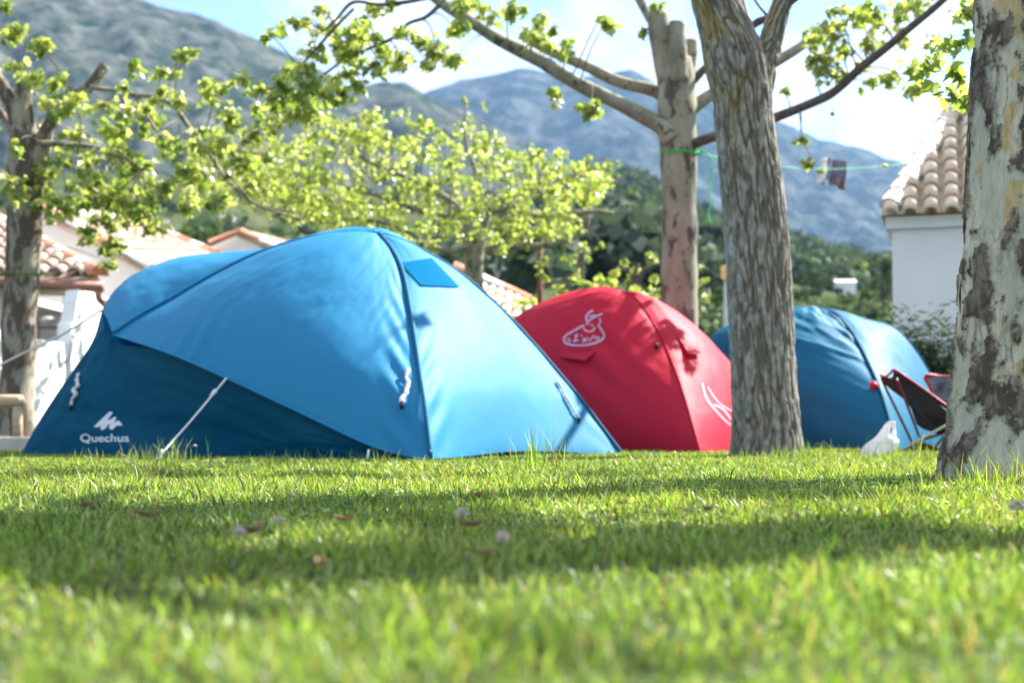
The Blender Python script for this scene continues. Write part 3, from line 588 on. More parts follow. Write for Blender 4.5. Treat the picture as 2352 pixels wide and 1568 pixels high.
for px, py, r, n in ((1065, 228, 14, 6), (1110, 244, 14, 6), (1420, 374, 14, 6), (1390, 368, 16, 7), (1350, 372, 20, 9), (1290, 350, 22, 10), (1300, 590, 22, 10), (1240, 600, 26, 12), (1160, 575, 26, 12), (1330, 560, 20, 8), (1380, 560, 12, 5), (1250, 640, 22, 9), (1320, 520, 22, 10), (1285, 520, 24, 10), (980, 585, 18, 7)):
    t2.cluster(P(px, py, Y2), M(r, Y2), n, 0.12)
t2.finish(MAT['leaf'])

# young growth behind the red tent
Y6 = 20.0
t6 = Tree('plane_tree', (P(1440, 985, Y6).x, Y6, 0), 'low leafy plane tree whose bent branch shows between red tent and pollarded trunk'); t6.dens = 1.6; t6.lsz = 0.85
t6.limb(PL(Y6, [(1430, 1000), (1432, 850), (1438, 720), (1450, 660)]), RL(Y6, [34, 30, 28, 22]), MAT['bark_dark_limb'], 'trunk', 10)
t6.limb(PL(Y6, [(1446, 680), (1462, 650), (1480, 622), (1515, 606)]), RL(Y6, [18, 15, 13, 9]), MAT['bark_dark_limb'], n=8)
t6.limb(PL(Y6, [(1450, 665), (1456, 640), (1468, 605)]), RL(Y6, [13, 11, 8]), MAT['bark_dark_limb'], n=8)
t6.limb(PL(Y6, [(1438, 720), (1390, 670), (1330, 650), (1290, 640)]), RL(Y6, [13, 11, 8, 5]), MAT['bark_dark_limb'], n=8)
t6.limb(PL(Y6, [(1438, 720), (1500, 690), (1560, 680), (1620, 660)]), RL(Y6, [13, 11, 8, 5]), MAT['bark_dark_limb'], n=8)
for px, py, r, n in ((1300, 660, 22, 12), (1320, 632, 18, 9), (1345, 655, 24, 14), (1380, 640, 24, 14), (1410, 655, 26, 16), (1440, 642, 20, 10), (1365, 668, 22, 12), (1415, 622, 14, 6), (1438, 600, 18, 8), (1460, 612, 14, 6), (1490, 578, 18, 9), (1500, 598, 14, 6), (1500, 640, 16, 8), (1510, 665, 22, 12), (1475, 672, 20, 10), (1455, 660, 18, 8),
                     (1610, 610, 12, 5), (1612, 645, 14, 6), (1618, 680, 12, 5), (1285, 690, 18, 8), (1215, 690, 20, 8), (1200, 712, 14, 5)):
    t6.cluster(P(px, py, Y6 + random.uniform(-0.6, 0.6)), M(r, Y6), n, 0.12)
t6.finish(MAT['leaf'])

# oleander by the white house
def bush(name, label, cat, c, rx, ry, h, n, size, tmpl, kind, mat, stems=9, group=None):
    t = Tree(name, c, label, cat, group); t.tint_kind = kind; c = Vector(c); st = MB()
    tips = []
    for k in range(stems):
        a = random.uniform(0, 6.28); q = math.sqrt(random.random()); hh = h * random.uniform(0.7, 1.0)
        e = c + Vector((rx * q * math.cos(a), ry * q * math.sin(a), hh)); m_ = c + Vector((rx * q * 0.4 * math.cos(a), ry * q * 0.4 * math.sin(a), hh * 0.55))
        pts = [Vector(x) for x in crom([c + Vector((rx * 0.15 * math.cos(a), ry * 0.15 * math.sin(a), -0.05)), m_, e], 4)]; st.tube(pts, [0.016 - 0.0013 * i for i in range(len(pts))], 5); tips += pts[2:]
    st.build('stem', MAT['twig'], t.root, True)
    for i in range(n):
        p = random.choice(tips) + Vector(unit(1)[0]) * 0.16 * h
        t.lp.append(tuple(p)); t.ls.append(size * random.uniform(0.6, 1.2))
    t.droop = -1.2; t.finish(mat, 'foliage', tmpl)
bush('oleander_bush', 'dark green oleander bush at the foot of the white house beside the right trunk', 'bush', (P(2150, 900, 13.6).x, 13.6, 0.0), 0.55, 0.4, 1.2, 2800, 0.13, LANCE, 'mid', MAT['darkleaf'], 26)

# ------------------------------------------------------------------ trees of the hillside
def far_tree(name, label, px, py, wpx, hpx, kind, group='trees on the slope beyond the camp', trunk=0.25, n=900, conic=False):
    """py = foot of the tree in the picture, set where the hillside is"""
    g = hill_at(px, py)
    if g is None: return
    Y = g.y; base = Vector((g.x, g.y, hill_z(g.x, g.y) - 0.1)); w, h = M(wpx, Y), M(hpx, Y)
    t = Tree(name, base, label, 'tree', group); t.tint_kind = kind
    lean = Vector((random.uniform(-.08, .08) * h, 0, 0)); topc = base + Vector((0, 0, h * 0.8)) + lean
    t.limb([base, base + Vector((0, 0, h * 0.4)) + lean * 0.4, topc], [w * 0.05, w * 0.04, w * 0.015], MAT['bark_dark_limb'], 'trunk', 8, 4, 0.05)
    lobes = []
    for k in range(random.randint(8, 11)):
        a = random.uniform(0, 6.28); z = random.uniform(trunk, 0.92); q = random.uniform(0.1, 0.36) * ((1.05 - z) * 1.5 if conic else math.sin(math.pi * min(1, (z - trunk) / (1 - trunk) * 0.75 + 0.18)) + 0.15)
        lobes.append((base + lean * z + Vector((w * q * math.cos(a), w * q * math.sin(a), h * z)), w * random.uniform(0.15, 0.26), h * random.uniform(0.09, 0.16)))
        t.limb([base + lean * z * 0.7 + Vector((0, 0, h * z * 0.75)), lobes[-1][0]], [w * 0.018, w * 0.006], MAT['bark_dark_limb'], 'branch', 5, 3, 0.02)
    for k in range(n):
        c, lr, lh = random.choice(lobes); u = Vector(unit(1)[0]) * random.random() ** 0.4
        t.lp.append(tuple(c + Vector((u.x * lr, u.y * lr, u.z * lh)))); t.ls.append(w * random.uniform(0.04, 0.085))
    t.droop = 0; t.finish(MAT['darkleaf'], 'crown', BLOB)
for a in (('pine_tree', 'dark spreading pine on the slope, touching the left wall line of the white house', 2030, 738, 104, 152, 'dark', 0.42), ('round_tree', 'light green round tree left of the small white house on the slope', 1945, 668, 70, 74, 'light', 0.15),
          ('round_tree', 'pale green bushy tree above and right of the small white house', 1992, 640, 60, 48, 'light', 0.15), ('round_tree', 'dark rounded tree just right of the furrowed trunk', 1838, 712, 48, 98, 'mid', 0.15),
          ('round_tree', 'dark tree in the middle of the row between furrowed trunk and small white house', 1880, 682, 62, 62, 'dark', 0.1), ('round_tree', 'mid green tree close against the left side of the small white house', 1912, 676, 56, 66, 'mid', 0.1),
          ('round_tree', 'green tree between pollarded trunk and lamp post, upper one', 1640, 700, 46, 90, 'mid', 0.12), ('bush_tree', 'low green tree between pollarded trunk and lamp post, lower one', 1640, 760, 62, 60, 'mid', 0.08),
          ('round_tree', 'dark round tree beyond the branch tip of the low wide plane tree', 1365, 590, 92, 78, 'dark', 0.12), ('conic_tree', 'dark pointed tree on the slope above the bent branch', 1432, 598, 40, 56, 'dark', 0.1), ('round_tree', 'small dark tree on the left hillside above the red roofs', 432, 562, 58, 40, 'dark', 0.1),
          ('round_tree', 'dark tree behind the roof of the small gabled house at left', 545, 545, 74, 46, 'dark', 0.1), ('bush_tree', 'low olive green scrub tree under the small white house', 1920, 742, 76, 50, 'light', 0.06), ('bush_tree', 'low scrub tree left of the dark spreading pine', 1968, 742, 50, 46, 'mid', 0.06), ('bush_tree', 'low scrub tree beside the furrowed trunk above the right blue tent', 1865, 736, 60, 30, 'mid', 0.06)):
    far_tree(a[0], a[1], *a[2:7], trunk=a[7], conic=a[0].startswith('conic'))

# far-off wood on the hills: one mass
def forest():
    pos, size, tint = [], [], []
    def put(px, py, s, kind):
        g = hill_at(px, py)
        if g is None: return
        z = hill_z(g.x, g.y); s *= 1.0
        n = 46; u = unit(n) * (RNG.random((n, 1)) ** 0.35); u[:, 2] = np.abs(u[:, 2])
        pos.append(u * np.array([s * 0.5, s * 0.5, s * 0.75]) + np.array([g.x, g.y, z])); size.append(RNG.uniform(0.2, 0.42, n) * s)
        tint.append(leaf_tints(n, kind) * random.uniform(1.35, 1.95))
    for k in range(1500):
        px = random.uniform(1080, 2250); top = np.interp(px, [h[0] for h in HILL], [h[1] for h in HILL])
        py = top + 4 + (random.random() ** 1.3) * (230 if px < 1650 else 90)
        if py > 680: continue
        dens = noise.noise(Vector((px * 0.008, py * 0.016, 4)))
        if dens < -0.25 and random.random() < 0.75: continue
        put(px, py, random.uniform(3.0, 6.5), random.choice(['wood', 'wood', 'dark', 'mid'] if px > 1650 else ['wood', 'wood', 'wood', 'dark']))
    for k in range(360):
        px = random.uniform(-250, 1100); top = np.interp(px, [h[0] for h in HILL], [h[1] for h in HILL]); py = top + 4 + random.random() * 170
        if noise.noise(Vector((px * 0.012, py * 0.03, 14))) < 0.05: continue
        put(px, py, random.uniform(2.5, 5.5), random.choice(['wood', 'dark', 'mid']))
    for k in range(160):
        px = random.uniform(1600, 2080); put(px, random.uniform(690, 800), random.uniform(0.7, 1.8), random.choice(['mid', 'light', 'dark']))
    pos = np.concatenate(pos); size = np.concatenate(size); tint = np.concatenate(tint); n = len(pos)
    v, f, t = leaf_cloud(pos, size, unit(n), unit(n), tint, BLOB)
    tag(mk('forest', v, (f.ravel(), np.full(len(f), 3)), MAT['darkleaf'], None, False, t), 'dark green wood and scrub covering the hillside below the blue mountain', 'wood', None, 'stuff')
forest()

# ------------------------------------------------------------------ houses
def barrel_tiles(mb, origin, e_along, e_up, width, length, pitch, inside=None, row=0.34, mi=0, seg=6):
    """rows of half round tiles going up a slope, with channels between"""
    e1, e2 = Vector(e_along).normalized(), Vector(e_up).normalized(); nn = e1.cross(e2)
    if nn.z < 0: nn = -nn
    nc, nr = int(width / pitch), int(length / row) + 1; rr = pitch * 0.40
    for i in range(nc):
        for j in range(nr):
            s, t0 = (i + 0.5) * pitch, j * row - 0.05
            t1 = t0 + row + 0.07
            if inside and not inside(s, t0 + row * 0.5): continue
            o = Vector(origin) + e1 * (s + random.uniform(-.008, .008)); vs, fs = [], []
            for (tt, k, lift) in ((t0, 1.08, 0.045), (t1, 0.80, 0.0)):
                for q in range(seg + 1):
                    th = math.pi * q / seg
                    vs.append(o + e2 * tt + e1 * (math.cos(th) * rr * k) + nn * (math.sin(th) * rr * k * 1.05 + lift + 0.02))
            vs += [v - nn * 0.018 - (v - (o + e2 * t0)) * 0.12 for v in vs[:seg + 1]]
            fs = [(q, q + 1, seg + 2 + q, seg + 1 + q) for q in range(seg)] + [(q, q + 1, 2 * seg + 3 + q, 2 * seg + 2 + q)[::-1] for q in range(seg)]
            mb.add(vs, fs, mi=mi)
def ridge_caps(mb, a, b, r, L, mi, mi2=None, seg=6, gap=0.0):
    a, b = Vector(a), Vector(b); d = b - a; n = max(1, int(d.length / L)); e = d.normalized()
    side = e.cross(Vector((0, 0, 1))).normalized(); upv = side.cross(e)
    for k in range(n):
        p0, p1 = a + e * (k * d.length / n), a + e * ((k + 1) * d.length / n + 0.04)
        vs = []
        for p, kk in ((p0, 1.0), (p1, 0.88)):
            for q in range(seg + 1):
                th = math.pi * q / seg; vs.append(p + side * math.cos(th) * r * kk + upv * math.sin(th) * r * kk)
        mb.add(vs, [(q, q + 1, seg + 2 + q, seg + 1 + q) for q in range(seg)] + [tuple(range(seg + 1))], mi=(mi if mi2 is None or k % 2 == 0 else mi2))

# right: white house with hipped tile roof
def right_house():
    Yh = 15.0; c0 = P(2022, 497, Yh); a = R(17.5); e1 = Vector((math.cos(a), -math.sin(a), 0)); e2 = Vector((math.sin(a), math.cos(a), 0)); Z = Vector((0, 0, 1))
    root = empty('white_house', (c0.x, c0.y, 0), 'white house with pale barrel tile hip roof, partly hidden by the nearest plane trunk', 'house')
    W, D = 7.0, 6.0; ze = c0.z; inset = 0.11
    w = MB(); cw = c0 + e1 * (inset + W / 2 - 0.0) + e2 * (inset + D / 2)
    w.box((cw.x, cw.y, (ze - 0.13) / 2 - 0.1), W, D, ze - 0.13 + 0.2 - 0.004, e1, e2, Z); wo = w.build('wall', MAT['whitewash'], root)
    w = MB(); w.box((cw.x, cw.y, ze - 0.065), W + 0.12, D + 0.12, 0.13, e1, e2, Z); w.build('cornice', MAT['whitewash'], wo)
    hipx, hipy, rise = 0.80, 1.9, 1.48
    up = (e2 * hipy + Z * rise); L = up.length
    apex = c0 + e1 * hipx + up; apex2 = c0 + e1 * (W + 0.3 - hipx) + up
    rf = MB(); c1 = c0 + e1 * (W + 0.3); cb0, cb1 = c0 + e2 * (D + .3), c1 + e2 * (D + .3); ab, ab2 = apex + e2 * (D + .3 - 2 * hipy), apex2 + e2 * (D + .3 - 2 * hipy)
    up3 = Z * 0.012
    rf.add([p + up3 for p in (c0, c1, apex2, apex, cb0, cb1, ab2, ab)], [(0, 1, 2, 3), (4, 0, 3, 7), (1, 5, 6, 2), (5, 4, 7, 6), (3, 2, 6, 7)], mi=0)
    ins = lambda s, t: s > 0.02 + hipx * (t / L) + 0.03 and t < L - 0.1 and s < W + 0.3 - hipx * t / L
    barrel_tiles(rf, c0 + up3 * 1.5 - up.normalized() * 0.05, e1, up, W + 0.3, L, 0.205, ins, 0.27, 0)
    ridge_caps(rf, c0 + Z * 0.06 + e1 * 0.10 + up * 0.03, apex + Z * 0.05, 0.12, 0.26, 1, 0)
    rfo = rf.build('roof', [MAT['pale_tile'], MAT['mortar']], root, True)
    ch = MB(); ch.box(apex + e1 * 0.32 - Z * 0.06 + e2 * 0.1, 0.6, 0.5, 0.30, e1, e2, Z); ch.box(apex + e1 * 0.32 + Z * 0.115 + e2 * 0.1, 0.72, 0.62, 0.05, e1, e2, Z); ch.build('chimney', MAT['lead'], rfo)
right_house()

def gable_house(name, label, wall, roof, Yd, tile_pitch=0.26, verge=None, depth=6.0):
    """wall, roof: outline of the end wall / roof surface as (px, py, distance)"""
    w = [P(*q) for q in wall]; base = Vector((sum(p.x for p in w) / len(w), sum(p.y for p in w) / len(w), 0))
    root = empty(name, base, label, 'house')
    m = MB(); m.poly(w, (w[0] - Vector((0, 0, w[0].z))).normalized() * 0 + Vector((-0.02 * depth, depth, 0))); m.build('wall', MAT['whitewash'], root)
    r = [P(*q) for q in roof]; nn = (r[1] - r[0]).cross(r[3] - r[0]).normalized(); nn = nn if nn.z > 0 else -nn
    rm = MB(); rm.poly([p + nn * 0.02 for p in r], -nn * 0.10, 0)
    e1 = (r[1] - r[0]); e2 = (r[3] - r[0]); W, L = e1.length, ((r[3] - r[0]).length + (r[2] - r[1]).length) / 2
    # half round tile rows running from the low edge to the high edge
    n = int(W / tile_pitch); 
    for i in range(n):
        s = (i + 0.5) / n; a, b = r[0].lerp(r[1], s) + nn * 0.03, r[3].lerp(r[2], s) + nn * 0.03; k = max(2, int((b - a).length / 0.4))
        for j in range(k):
            p0, p1 = a.lerp(b, j / k), a.lerp(b, (j + 1.12) / k); side = e1.normalized(); vs = []
            for p, kk, lf in ((p0, 1.0, 0.03), (p1, 0.85, 0.0)):
                for q in range(6):
                    th = math.pi * q / 5; vs.append(p + side * math.cos(th) * tile_pitch * 0.4 * kk + nn * (math.sin(th) * tile_pitch * 0.4 * kk + lf))
            rm.add(vs, [(q, q + 1, 7 + q, 6 + q) for q in range(5)] + [(0, 1, 2, 3, 4, 5)], mi=0)
    for (a, b) in (verge or []):
        ridge_caps(rm, P(*a) + nn * 0.03, P(*b) + nn * 0.03, 0.13, 0.42, 1, 2)
    rm.build('roof', [MAT['roof_tile'], MAT['terracotta'], MAT['mortar']], root, True)
    return root
hB = gable_house('gabled_house', 'white house with red edged tile roof and blank end wall, behind the leftmost plane trunk', [(60, 1010, 24), (500, 1000, 24), (470, 690, 24), (335, 622, 24), (95, 494, 24), (60, 478, 24)],
                 [(335, 616, 23.8), (500, 600, 31), (300, 512, 33), (92, 486, 23.8)], 24, 0.25, [((92, 484, 23.75), (336, 617, 23.75)), ((92, 484, 23.8), (300, 512, 33)), ((495, 588, 31.2), (330, 520, 33))], 7)
hC = gable_house('gabled_house', 'small white gabled house showing over the left shoulder of the big blue tent', [(480, 1000, 36), (640, 1000, 36), (640, 600, 36), (600, 570, 36), (550, 538, 36), (484, 566, 36)],
                 [(640, 575, 35.8), (760, 600, 46), (640, 555, 46), (548, 536, 35.8)], 36, 0.25, [((482, 565, 35.7), (550, 536, 35.7)), ((550, 536, 35.7), (640, 575, 35.7))], 6)
hD = gable_house('gabled_house', 'house with red edged tile roof between the blue tent and the red tent', [(960, 1000, 29), (1240, 1000, 29), (1235, 735, 29), (1040, 628, 29), (960, 668, 29)],
                 [(900, 760, 27), (1240, 760, 27), (1212, 692, 28.8), (1040, 618, 28.8)], 29, 0.26, [((1040, 616, 28.7), (1214, 692, 28.7))], 6)

def left_house():
    Y = 19.5; root = empty('porch_house', (P(60, 1000, Y).x, Y, 0), 'white porch house with copper gutter and buttress, left of the big blue tent', 'house')
    zA = P(0, 662, Y).z; xl, xr = P(-700, 0, Y).x, P(182, 0, Y).x
    w = MB()
    xa = P(104, 0, Y).x; xb = P(170, 0, Y).x
    # front wall with the porch opening: pieces butt against each other
    def slab(x0, x1, z0, z1, y0=Y, y1=Y + 0.3): w.box(((x0 + x1) / 2, (y0 + y1) / 2, (z0 + z1) / 2), x1 - x0, y1 - y0, z1 - z0)
    zl = P(0, 675, Y).z; zo = P(0, 765, Y).z; xc = P(12, 0, Y).x
    slab(xl, xc, 0, zl); slab(xc, xb, zl, zA + 0.02); slab(xl, xc, zl, zA + 0.02); slab(xb, xr, 0, zA + 0.02)
    slab(xc, xb, -0.05, 0.02, Y + 0.3, Y + 3.0); slab(xl, xr, -0.05, zA + 0.02, Y + 3.004, Y + 3.2); slab(xr - 0.25, xr, -0.05, zA + 0.02, Y + 0.304, Y + 3.0); slab(xl, xc, zA - 0.1, zA, Y + 0.304, Y + 3.0)
    w.build('wall', MAT['whitewash'], root)
    # low porch wall and sloped buttress
    pw = MB(); yq = Y - 1.1
    inw = Vector((-0.8, 0.6, 0)) * 0.25
    yp = lambda x: 17.0 + (x - 12) / 148.0 * 1.3
    A = [P(x, y, yp(x)) for x, y in ((-40, 1012), (162, 1012), (162, 795), (150, 787), (76, 778), (-40, 770))]
    pw.poly(A, inw); pw.build('parapet', MAT['whitewash'], root)
    yb = lambda x: 18.1 + (x - 150) / 42.0 * 0.45
    bt = MB(); bt.poly([P(x, y, yb(x)) for x, y in ((164, 1012), (193, 1012), (192, 820), (190, 700), (184, 664), (177, 690), (171, 735), (164, 745))], Vector((-0.8, 0.6, 0)) * 0.3); bt.build('buttress', MAT['whitewash'], root)
    rf = MB(); e = [P(-700, 640, Y - 0.4), P(228, 640, Y - 0.4), P(100, 562, Y + 3.6), P(-700, 480, Y + 3.6)]
    e[2] = P(96, 566, Y + 1.6) ; e[2] = P(-12, 508, Y + 3.4); e[3] = P(-700, 508, Y + 3.4)
    nn = (e[1] - e[0]).cross(e[3] - e[0]).normalized(); nn = nn if nn.z > 0 else -nn
    rf.poly([p + nn * 0.02 for p in e], -nn * 0.12, 0)
    W = (e[1] - e[0]).length; up = (e[2] - e[1]); ex = Vector((1, 0, 0)); upv = Vector((0, e[3].y - e[0].y, e[3].z - e[0].z)); L = upv.length; hx = e[1].x - e[2].x
    barrel_tiles(rf, e[0] + nn * 0.02, ex, upv, W, L, 0.25, lambda s, t: s < W - 0.05 - hx * t / L and s > W - 7.5, 0.36, 0)
    ridge_caps(rf, e[1] + nn * 0.04, e[2] + nn * 0.04, 0.14, 0.42, 1, 2); rf.build('roof', [MAT['roof_tile'], MAT['terracotta'], MAT['mortar']], root, True)
    g = MB(); yg = Y - 0.52; g.tube([P(-700, 650, yg), P(0, 650, yg), P(237, 659, yg)], 0.07, 10); go = g.build('gutter', MAT['gutter'], root, True)
    d = MB(); d.tube([Vector(x) for x in crom([P(226, 660, yg), P(227, 685, yg), P(240, 700, yg + 0.2), P(247, 720, yg + 0.3), P(248, 1005, yg + 0.3)], 5)], 0.045, 8); d.build('downpipe', MAT['gutter'], go, True)
    it = MB(); q = Y - 1.35; it.box(P(160, 850, q), 0.03, 0.03, 0.0001 + M(120, q)); 
    hr = MB(); hr.tube([Vector(x) for x in crom([P(165, 780, q), P(160, 815, q), P(148, 835, q)], 4)], [0.03] * 9, 6); hr.build('handrail', MAT['galv'], root, True)
    ch = MB(); yz = Y + 0.9; ch.box(P(118, 752, yz), 0.4, 0.35, 0.03); ch.box(P(118, 745, yz) + Vector((0.18, 0, 0)), 0.03, 0.35, 0.3)
    for sx in (-0.18, 0.18): ch.box(P(118, 770, yz) + Vector((sx, 0, -0.05)), 0.03, 0.03, 0.5)
    tag(ch.build('porch_chair', MAT['lead'], None, False, (P(118, 800, yz).x, yz, 0)), 'dark chair behind the low wall in the shade of the porch', 'chair')
    tag(leftlamp(Y), 'white oval wall lamp in the porch recess of the left house', 'lamp')
def leftlamp(Y):
    bm = bmesh.new(); bmesh.ops.create_uvsphere(bm, u_segments=16, v_segments=8, radius=1)
    vs = [v.co.copy() for v in bm.verts]; fs = [[v.index for v in f.verts] for f in bm.faces]; bm.free(); c = P(110, 735, Y + 0.9)
    return mk('wall_lamp', [c + Vector((v.x * 0.11, v.y * 0.06, v.z * 0.05)) for v in vs], fs, MAT['white_cloth'], None, True, at=c)
left_house()

def far_house(label, px, py, wpx, hpx):
    g = hill_at(px, py); 
    if g is None: return
    Y = g.y; w, h = M(wpx, Y), M(hpx, Y); z = min(hill_z(g.x - w / 2, Y), hill_z(g.x + w / 2, Y)) - 0.3; root = empty('small_house', (g.x, g.y, z), label, 'house')
    hz = P(px, py - hpx * 0.8, Y).z - z
    m = MB(); m.box((g.x, Y + w * 0.4, z + hz / 2), w, w * 0.8, hz); m.build('wall', MAT['whitewash'], root)
    r = MB(); a = z + hz; r.add([(g.x - w * .55, Y - w * .05, a + 0.003), (g.x + w * .55, Y - w * .05, a + 0.003), (g.x + w * .55, Y + w * .85, a + 0.003), (g.x - w * .55, Y + w * .85, a + 0.003), (g.x - w * .55, Y + w * .4, a + h * .2), (g.x + w * .55, Y + w * .4, a + h * .2)], [(0, 1, 5, 4), (2, 3, 4, 5), (0, 4, 3), (1, 2, 5), (0, 3, 2, 1)]); r.build('roof', MAT['mortar'] if wpx > 30 else MAT['roof_tile'], root)
    d = MB(); d.box((g.x - w * 0.22, Y - 0.02, z + hz * 0.5), w * 0.12, 0.05, hz * 0.3); d.build('window', MAT['dark_opening'], root)
far_house('small white house among the trees on the right slope, beside the dark spreading pine', 1944, 680, 46, 40)
far_house('tiny white house on the slope just right of the furrowed trunk', 1848, 634, 16, 14)
far_house('tiny white house on the left hillside above the far gabled house', 520, 512, 30, 18)
far_house('tiny pale house on the left hillside near the leftmost plane trunk', 372, 520, 26, 14)

# ------------------------------------------------------------------ tents
def patch(nameu, L, Rr, B, T=None, nu=40, nv=40, bulge=0.0, wr=None, ref=None, parent=None, mat=None, out=None, edge=True):
    """cloth panel between a left, right, bottom and top edge (world points); sides run bottom to top, bottom/top run left to right"""
    Ls, Rs, Bs = resample(L, nv), resample(Rr, nv), resample(B, nu)
    Ts = resample(T, nu) if T is not None else np.linspace(Ls[-1], Rs[-1], nu)
    u = np.linspace(0, 1, nu)[None, :, None]; v = np.linspace(0, 1, nv)[:, None, None]
    S = (1 - u) * Ls[:, None] + u * Rs[:, None] + (1 - v) * Bs[None] + v * Ts[None] - ((1 - u) * (1 - v) * Bs[0] + u * (1 - v) * Bs[-1] + (1 - u) * v * Ts[0] + u * v * Ts[-1])
    du = np.gradient(S, axis=1); dv = np.gradient(S, axis=0); N = np.cross(du, dv); N /= np.linalg.norm(N, axis=2, keepdims=True) + 1e-9
    c = np.array(ref); flip = np.sign(((S.mean((0, 1)) - c) * N.mean((0, 1))).sum()); N = N * (flip if flip != 0 else 1)
    uu, vv = np.meshgrid(np.linspace(0, 1, nu), np.linspace(0, 1, nv))
    H = bulge * (np.sin(math.pi * uu) ** 0.8) * (np.sin(math.pi * vv) ** 0.8)
    if wr is not None: H = H + wr(uu, vv) * np.minimum(1, np.minimum(uu, 1 - uu) * 18) 
    S = S + N * H[:, :, None]
    fs = [(j * nu + i, j * nu + i + 1, (j + 1) * nu + i + 1, (j + 1) * nu + i) for j in range(nv - 1) for i in range(nu - 1)]
    o = mk(nameu, S.reshape(-1, 3), fs, mat, parent, True)
    return o, S, N
def wave(uu, vv, seed, fu, fv, amp, rot=0.0):
    ca, sa = math.cos(rot), math.sin(rot); out = np.zeros_like(uu)
    for j in range(uu.shape[0]):
        for i in range(uu.shape[1]):
            a, b = uu[j, i], vv[j, i]; x, y = a * ca - b * sa, a * sa + b * ca
            out[j, i] = amp * noise.fractal(Vector((x * fu, y * fv, seed)), 0.9, 2.0, 3)
    return out
def bvh_of(objs):
    vs, fs = [], []
    for o in objs:
        b = len(vs); org = ORIGIN[o.name]; vs += [v.co + org for v in o.data.vertices]; fs += [tuple(i + b for i in p.vertices) for p in o.data.polygons]
    return bvhtree.BVHTree.FromPolygons(vs, fs)
def on_cloth(bvh, px, py, lift=0.004):
    d = ray(px, py).normalized(); h = bvh.ray_cast(Vector((0, 0, CAM_H)), d)
    if h[0] is None: return None
    n = h[1] if h[1].dot(d) < 0 else -h[1]; return h[0] + n * lift
def print_on(name, bvh, polys, mat, parent, sub=3):
    """flat printed shapes (px outlines or triangles) laid 4 mm over a cloth panel"""
    vs, fs = [], []
    for poly in polys:
        tris = tessellate_polygon([[Vector((x, y, 0)) for x, y in poly]])
        for t in tris:
            pts = [on_cloth(bvh, *poly[i]) for i in t]
            if None in pts: continue
            b = len(vs); vs += pts; fs.append((b, b + 1, b + 2))
    return mk(name, vs, fs, mat, parent, False)
def stroke(pts, w):
    """outline polygons for a drawn line of width w in px"""
    out = []; q = crom(pts, 4)
    for a, b in zip(q[:-1], q[1:]):
        d = b - a; L = np.linalg.norm(d) + 1e-9; n = np.array([-d[1], d[0]]) / L * w / 2; e = d / L * w * 0.15
        out.append([tuple(a - e + n), tuple(b + e + n), tuple(b + e - n), tuple(a - e - n)])
    return out
def text_polys(txt, x0, x1, y0, y1, shear=0.0, heavy=0.012):
    cu = bpy.data.curves.new('lettering', 'FONT'); cu.body = txt; cu.size = 1; cu.offset = heavy; o = bpy.data.objects.new('lettering', cu); COL.objects.link(o)
    bpy.context.view_layer.update(); me = bpy.data.meshes.new_from_object(o.evaluated_get(bpy.context.evaluated_depsgraph_get()))
    v = np.array([t.co[:2] for t in me.vertices]); lo, hi = v.min(0), v.max(0)
    v = (v - lo) / (hi - lo); X = x0 + v[:, 0] * (x1 - x0) + shear * v[:, 1] * (y1 - y0); Yp = y1 - v[:, 1] * (y1 - y0)
    out = [[(X[i], Yp[i]) for i in p.vertices] for p in me.polygons]
    bpy.data.objects.remove(o); bpy.data.meshes.remove(me); bpy.data.curves.remove(cu); return out
def cord(name, pts, r, parent, mat=None, knots=(), lumpy=0.0):
    m = MB(); q = [Vector(x) for x in crom(pts, 6)]; rr = [r * (1 + lumpy * (0.5 + noise.noise(p * 60))) for p in q]; m.tube(q, rr, 7)
    return m.build(name, mat or MAT['cord'], parent, True)
def seam(name, pts, r, parent, mat): 
    m = MB(); m.tube([Vector(x) for x in resample(pts, 40)], r, 8); return m.build(name, mat, parent, True)

